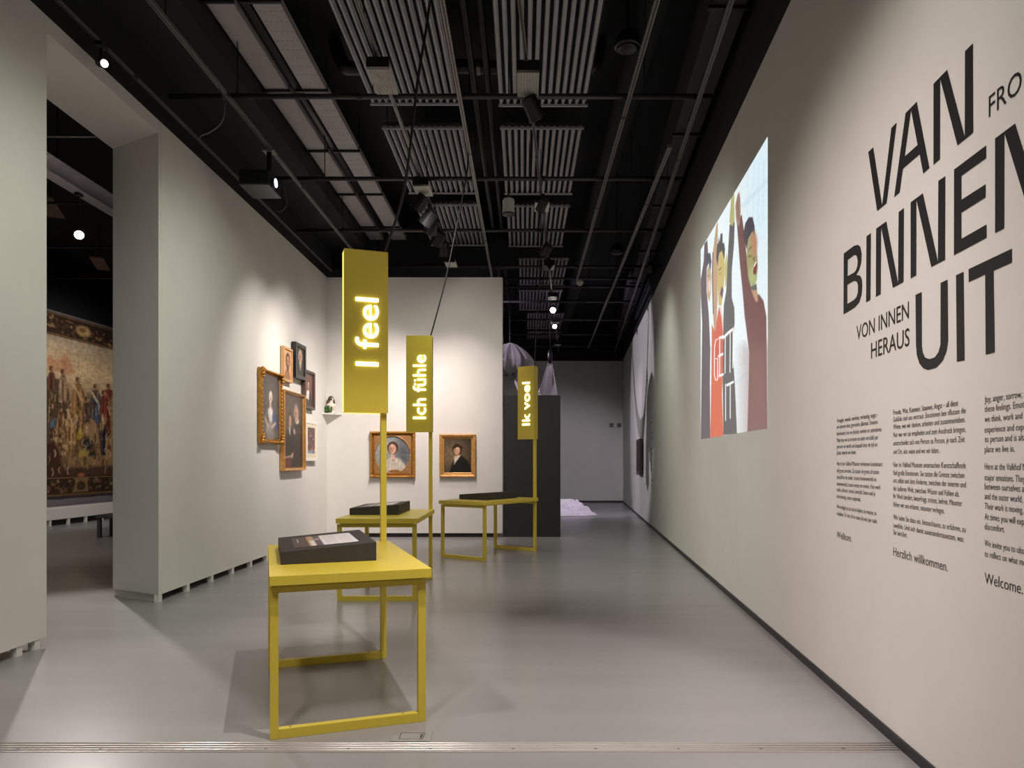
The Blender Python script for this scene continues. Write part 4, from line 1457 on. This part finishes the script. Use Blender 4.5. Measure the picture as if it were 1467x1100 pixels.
MB().add(v, f).build('sheet', M_CLOTH, t3, smooth=True)
MB().tube([(0, 0, ZK), (0, 0, ZC-2.42)], .012, 6).build('cord', M_CABLE, t3)
MB().lathe([(.02, ZK+.24), (.05, ZK+.15), (.06, ZK+.02), (.035, ZK-.1)], 12).build('knot', M_FIX, t3, smooth=True)
# heap on the floor
v, f = [], []
nu, nv = 90, 60
rng = np.random.RandomState(5)
KN = [(rng.uniform(-.7, .7), rng.uniform(-.6, .6), rng.uniform(.16, .34), rng.uniform(.10, .26)) for _ in range(16)]
ph = rng.rand(6)*6.28
for j in range(nv+1):
    for i in range(nu+1):
        x, y = i/nu*2-1, j/nv*2-1
        e = max(0, 1-(abs(x)**2.6+abs(y)**2.6))
        hz = sum(h*math.exp(-((x-cx)**2+(y-cy)**2)/(r*r)) for cx, cy, r, h in KN)
        rg = .06*abs(math.sin(7*x+4*math.sin(3*y+ph[0])))+.05*abs(math.sin(9*y+5*math.sin(4*x+ph[1])))
        edge = 1+.13*math.sin(6*math.atan2(y, x)+ph[4])+.07*math.sin(11*math.atan2(y, x))
        v.append((x*.85*edge, y*.6*edge, .008+min(1, e*2.2)**.6*(min(hz, .34)*.8+rg*.9+.02)))
for j in range(nv):
    for i in range(nu):
        a = j*(nu+1)+i
        f.append((a, a+1, a+nu+2, a+nu+1))
hp = MB().add(v, f).build('cloth_heap', M_CLOTH, smooth=True)
hp.location = (.92, 18.9, 0)
tag(hp, 'white sheet crumpled in a heap on the floor behind the black partition', 'cloth')
# labels on the end wall
for k, x in enumerate((876, 887)):
    s = EY/F
    t = thing('switch_plate', ['small grey plate on the end wall, left of its pair', 'small grey plate on the end wall, right of its pair near the corner'][k], 'switch', ((x-750)*s, EY-.001, H+(CY-612)*s), 0, 'grey plates on the end wall')
    MB().box(-.07, .07, -.02, 0, 0, .14).build('plate', mat('grey_plate', (128, 118, 122), .5), t)
    for z in (.03, .08):
        MB().box(-.045, .045, -.024, -.02, z, z+.03).build('button', mat('dim_button', (96, 88, 92), .6), t)

# ------------------------------------------------------------------ the tapestry room
TY0, TY1, TZ0, TZ1 = 14.2, 20.4, .60, 4.70
tt = thing('tapestry', 'large old woven tapestry of robed figures seen through the portal', 'tapestry', (TX(TY0)+.002, TY0, TZ0), RL-math.atan(.0587))
nx, ny = 290, 230
U, V = uvgrid(nx, ny)
Yd = TY0+(TY1-TY0)*U
Zd = TZ1+(TZ0-TZ1)*V
sx = Yd/F
PXx = 750+(TX(Yd))/sx
PYy = CY-(Zd-H)/sx
# rectify: straight borders follow v; figures are laid out along the cloth
P = Paint(PXx, V*268+445, (160, 138, 110))
P.poly([(-80, 477), (260, 477), (260, 500), (-80, 500)], (172, 152, 126), 20)
P.poly([(-80, 500), (260, 500), (260, 575), (-80, 575)], (208, 178, 134), 40)
P.poly([(-80, 560), (260, 560), (260, 720), (-80, 720)], (124, 98, 72), 60)
rng = random.Random(12)
for k in range(70):                       # crowd tones away from the visible strip
    x = rng.choice([rng.uniform(-60, 60), rng.uniform(165, 260)])
    P.ell(x, rng.uniform(540, 660), rng.uniform(3, 7), rng.uniform(8, 26), rng.choice([(70, 50, 40), (150, 110, 74), (60, 56, 66), (120, 60, 48), (170, 140, 100)]), .4, rng.uniform(-.4, .4))
# sky, banner, wall
P.poly([(66, 508), (78, 514), (90, 502), (98, 508), (106, 528), (95, 532), (84, 530), (66, 530)], (188, 140, 102), 4)
P.poly([(60, 540), (84, 541), (92, 545), (97, 560), (98, 602), (60, 612)], (88, 74, 56), 3)
for k in range(9):
    P.line([(64+4*k, 544), (64+4*k, 604)], .5, (70, 58, 46), 1, .6)
def man(x, yh, yb, robe, skin=(176, 128, 92), w=7, hat=(70, 48, 36), sash=None, lean=0.0):
    P.poly([(x-w*.5, yh+5), (x+w*.5, yh+5), (x+w*.95+lean, yh+18), (x+w*.8+lean, yb), (x-w*.9+lean, yb), (x-w*.9+lean, yh+20)], robe, 1.5)
    dk = tuple(int(c*.5) for c in robe)
    lt = tuple(min(255, int(c*1.35)) for c in robe)
    for q in range(3):
        P.line([(x-w*.5+q*w*.45, yh+12), (x-w*.6+q*w*.55+lean, yb-2)], .9, dk if q % 2 else lt, 1.6, .75)
    if sash:
        P.line([(x-w*.6, yh+9), (x+w*.7+lean*.5, yh+30)], 1.8, sash, 2)
    P.ell(x, yh, 2.6, 4.2, skin, .4)
    P.ell(x-.3, yh-3.0, 2.4, 1.8, hat, .7)
    P.ell(x+.2, yh+4.4, 1.6, 2.2, tuple(int(c*.9) for c in hat), .8)
man(72, 528, 560, (96, 66, 52))
man(88, 530, 575, (150, 120, 92), hat=(60, 44, 38))
man(72, 580, 640, (84, 66, 52), w=8)
man(84, 585, 640, (116, 84, 56), w=7)
man(110, 538, 640, (150, 112, 70), w=9, hat=(84, 60, 44), sash=(206, 164, 110))
man(122, 566, 640, (96, 74, 58), w=6)
man(98, 576, 655, (166, 124, 78), w=6, sash=(210, 176, 126))
man(135, 544, 640, (78, 72, 72), w=9, hat=(120, 88, 60), sash=(208, 182, 144))
man(147, 552, 640, (104, 62, 50), w=6)
man(154, 540, 690, (122, 56, 44), w=9, hat=(60, 44, 40), sash=(150, 96, 60))
man(163, 546, 680, (132, 104, 70), w=8)
man(148, 600, 690, (52, 50, 62), w=5)
P.poly([(118, 606), (128, 594), (136, 598), (141, 625), (142, 672), (124, 676)], (168, 132, 92), 2)
P.poly([(104, 640), (112, 628), (122, 622), (134, 634), (142, 672), (122, 674)], (112, 84, 56), 2)
for (x, y, rx, ry, c, r) in ((113, 620, 4, 9, (186, 158, 64), .3), (124, 636, 6, 9, (46, 48, 60), 0), (117, 652, 7, 10, (176, 152, 74), .3), (128, 656, 4, 9, (44, 52, 50), .1),
                             (108, 600, 3, 10, (206, 164, 126), 0), (74, 606, 4, 8, (96, 112, 126), .4), (92, 640, 5, 3, (200, 168, 120), .2), (100, 634, 6, 3, (196, 160, 112), 0),
                             (80, 630, 6, 4, (186, 150, 104), .3), (86, 650, 8, 3, (190, 154, 108), 0), (146, 600, 2.5, 12, (190, 160, 120), 0), (152, 640, 2.5, 20, (176, 140, 96), 0),
                             (138, 575, 3, 7, (110, 126, 150), 0), (137, 590, 4, 12, (84, 92, 112), 0)):
    P.ell(x, y, rx, ry, c, .4, r)
P.poly([(95, 656), (165, 650), (170, 672), (120, 676), (96, 668)], (156, 122, 84), 4)
P.poly([(60, 640), (74, 632), (84, 650), (86, 668), (96, 676), (98, 690), (60, 690)], (76, 50, 42), 3)
P.poly([(96, 672), (170, 668), (170, 686), (96, 690)], (82, 62, 48), 5)
rng = random.Random(31)
for k in range(260):                      # folds and lights over the crowd
    x, y = rng.uniform(62, 168), rng.uniform(548, 672)
    L = rng.uniform(4, 13)
    dx = rng.uniform(-2.5, 2.5)
    c = rng.choice([(206, 172, 122), (60, 44, 36), (84, 62, 46), (226, 194, 146), (150, 112, 72), (48, 42, 44), (176, 136, 88), (120, 84, 56)])
    P.line([(x, y), (x+dx, y+L*.5), (x+dx*.4, y+L)], rng.uniform(.3, .9), c, 1.2, .75)
for (x, y, r) in ((72, 529, 2.6), (88, 531, 2.8), (110, 539, 2.6), (122, 567, 2.2), (135, 545, 2.6), (147, 553, 2.2), (154, 541, 2.6), (98, 577, 2.2), (84, 586, 2.2), (72, 582, 2.4), (113, 597, 2.2), (126, 600, 2.4), (163, 547, 2.4)):
    P.ell(x+.4, y, r*1.15, r*1.5, (188, 144, 106), .6)
    P.ell(x-1.2, y-r*.5, r*.8, r*1.1, (96, 70, 52), .9)
    P.ell(x+.9, y+r*1.0, r*.7, r*.6, (136, 100, 72), .9)
# borders
for (a, b) in ((445, 478), (684, 713)):
    P.poly([(-90, a), (270, a), (270, b), (-90, b)], (62, 46, 36), 1.2)
    for k in range(260):
        P.ell(rng.uniform(-80, 250), rng.uniform(a+5, b-5), rng.uniform(.8, 2.4), rng.uniform(1, 3.2), rng.choice([(130, 102, 70), (98, 72, 48), (150, 118, 82), (80, 66, 46), (112, 74, 60), (52, 42, 36)]), .5, rng.uniform(0, 3))
    for y in (a+2, b-2):
        P.line([(-90, y), (270, y)], .7, (138, 106, 66), 1.2)
P.ell(117.5, 461, 11, 9, (150, 120, 80), .25)
P.ell(117.5, 461, 8.5, 6.5, (176, 144, 98), .4)
P.ell(116, 460, 5, 3.5, (128, 98, 66), .5)
P.poly([(103, 686), (126, 686), (123, 692), (124, 708), (104, 708), (106, 692)], (134, 106, 68), 1.5)
P.ell(114.5, 699, 6, 7, (70, 54, 42), .3)
P.ell(114.5, 682, 5, 3, (176, 98, 76), .5)
P.noise(.10, 1.3, .12, 2)
P.noise(.10, .3, .5, 4)
wT = (TY1-TY0)*math.sqrt(1+.0587**2)
def fnt(U, V):
    return np.stack([U*wT, -.03-.008*np.sin(U*40)*(V**.5), (1-V)*(TZ1-TZ0)], -1)
canvas('weave', 1, 1, nx, ny, P, M_TAPES, tt, fn=fnt)
MB().box(0, wT, -.02, -.005, TZ1-TZ0-.04, TZ1-TZ0).build('hanging_batten', M_DARK, tt)
# low white platform under the tapestry
pf = thing('low_platform', 'low white platform on dark feet under the tapestry', 'platform', (TX(14)+.06, 14, 0), RL-math.atan(.0587))
MB().box(0, 7, -.42, -.02, .13, .38).build('platform_body', M_WHTF, pf, bevel=.01)
q = MB().box(-.0, 7, -.34, -.06, 0, .12).build('recess', M_DARK, pf)
fme = MB().box(-.03, .03, -.41, -.36, 0, .13).mesh('foot')
fme.materials.append(M_WHTF)
for k in range(12):
    link('foot', fme, None, pf).location = (.3+.58*k, 0, 0)
bn = thing('bench', 'grey bench with a square leg half hidden behind the portal jamb', 'bench', (-7.7, 13.2, 0))
mb = mat('grey_bench', (86, 80, 82), .5)
MB().box(-.06, 1.5, -.05, .45, .36, .42).build('seat', mb, bn, bevel=.005)
for x in (-.04, 1.42):
    for y in (-.03, .37):
        MB().box(x, x+.06, y, y+.06, 0, .36).build('leg', mb, bn)
# lamp beam and lamp in the tapestry room
bm_ = thing('ceiling_beam', 'long grey steel beam under the dark ceiling of the tapestry room', 'beam', (-5.78, 5.5, 4.88))
MB().box(-.09, .09, 0, 16, 0, .012).box(-.008, .008, 0, 16, .012, .2).box(-.09, .09, 0, 16, .2, .212).build('beam_profile', M_TRAY, bm_)
for k in range(6):
    MB().cyl((0, .5+3*k, .2), (0, .5+3*k, ZC-4.88), .01, 6).build('hanger_rod', M_FIX, bm_)
for k in range(4):
    Yk = 8.5+2.2*k
    tag(MB().cyl((-9.8, Yk, 5.2), (-4.6, Yk, 5.2), .022, 8).build('ceiling_pipe', M_PIPE, smooth=True), f'thin pipe across the tapestry room ceiling, {ORD[k]} from the front', 'pipe', 'pipes over the tapestry room')
lx, ly, lz = -5.77, 9.42, 4.27
tl = spotlight('glaring lit spotlight inside the tapestry room seen through the portal', (lx, ly, lz+.09), (-2.6, 4.6, .6), .06, .16, True, 4.88, None, 'tapestry room lights')
spot('portal_lamp', (lx+.1, ly-.14, lz), (-2.3, 4.2, .3), 400, 75, WARM, .4, .04, None)
spot('tapestry_lamp', (-6.6, 14.6, 4.9), (-10.4, 16.6, 2.2), 250, 80, (1, .95, .92), .8, .05, None)
spot('tapestry_floor_fill', (-7.5, 10.5, 5.0), (-8.2, 12.8, 0), 120, 100, WARM, .8, .1, None)  # fill added to lift the dark floor, not a real lamp
for k, (x, y) in enumerate(((-7.3, 11.2), (-8.4, 14.4))):
    t = thing('ceiling_plate', ['small brownish ceiling plate in front of the glaring spotlight', 'small brownish ceiling plate low over the tapestry'][k], 'ceiling panel', (x, y, 5.3), .4, 'brownish plates over the tapestry room')
    MB().box(-.12, .12, -.5, .5, 0, .02).build('plate', mat('brown_plate', (120, 96, 84), .6), t)
    MB().cyl((0, 0, .02), (0, 0, ZC-5.3), .008, 6).build('hanger_rod', M_FIX, t)
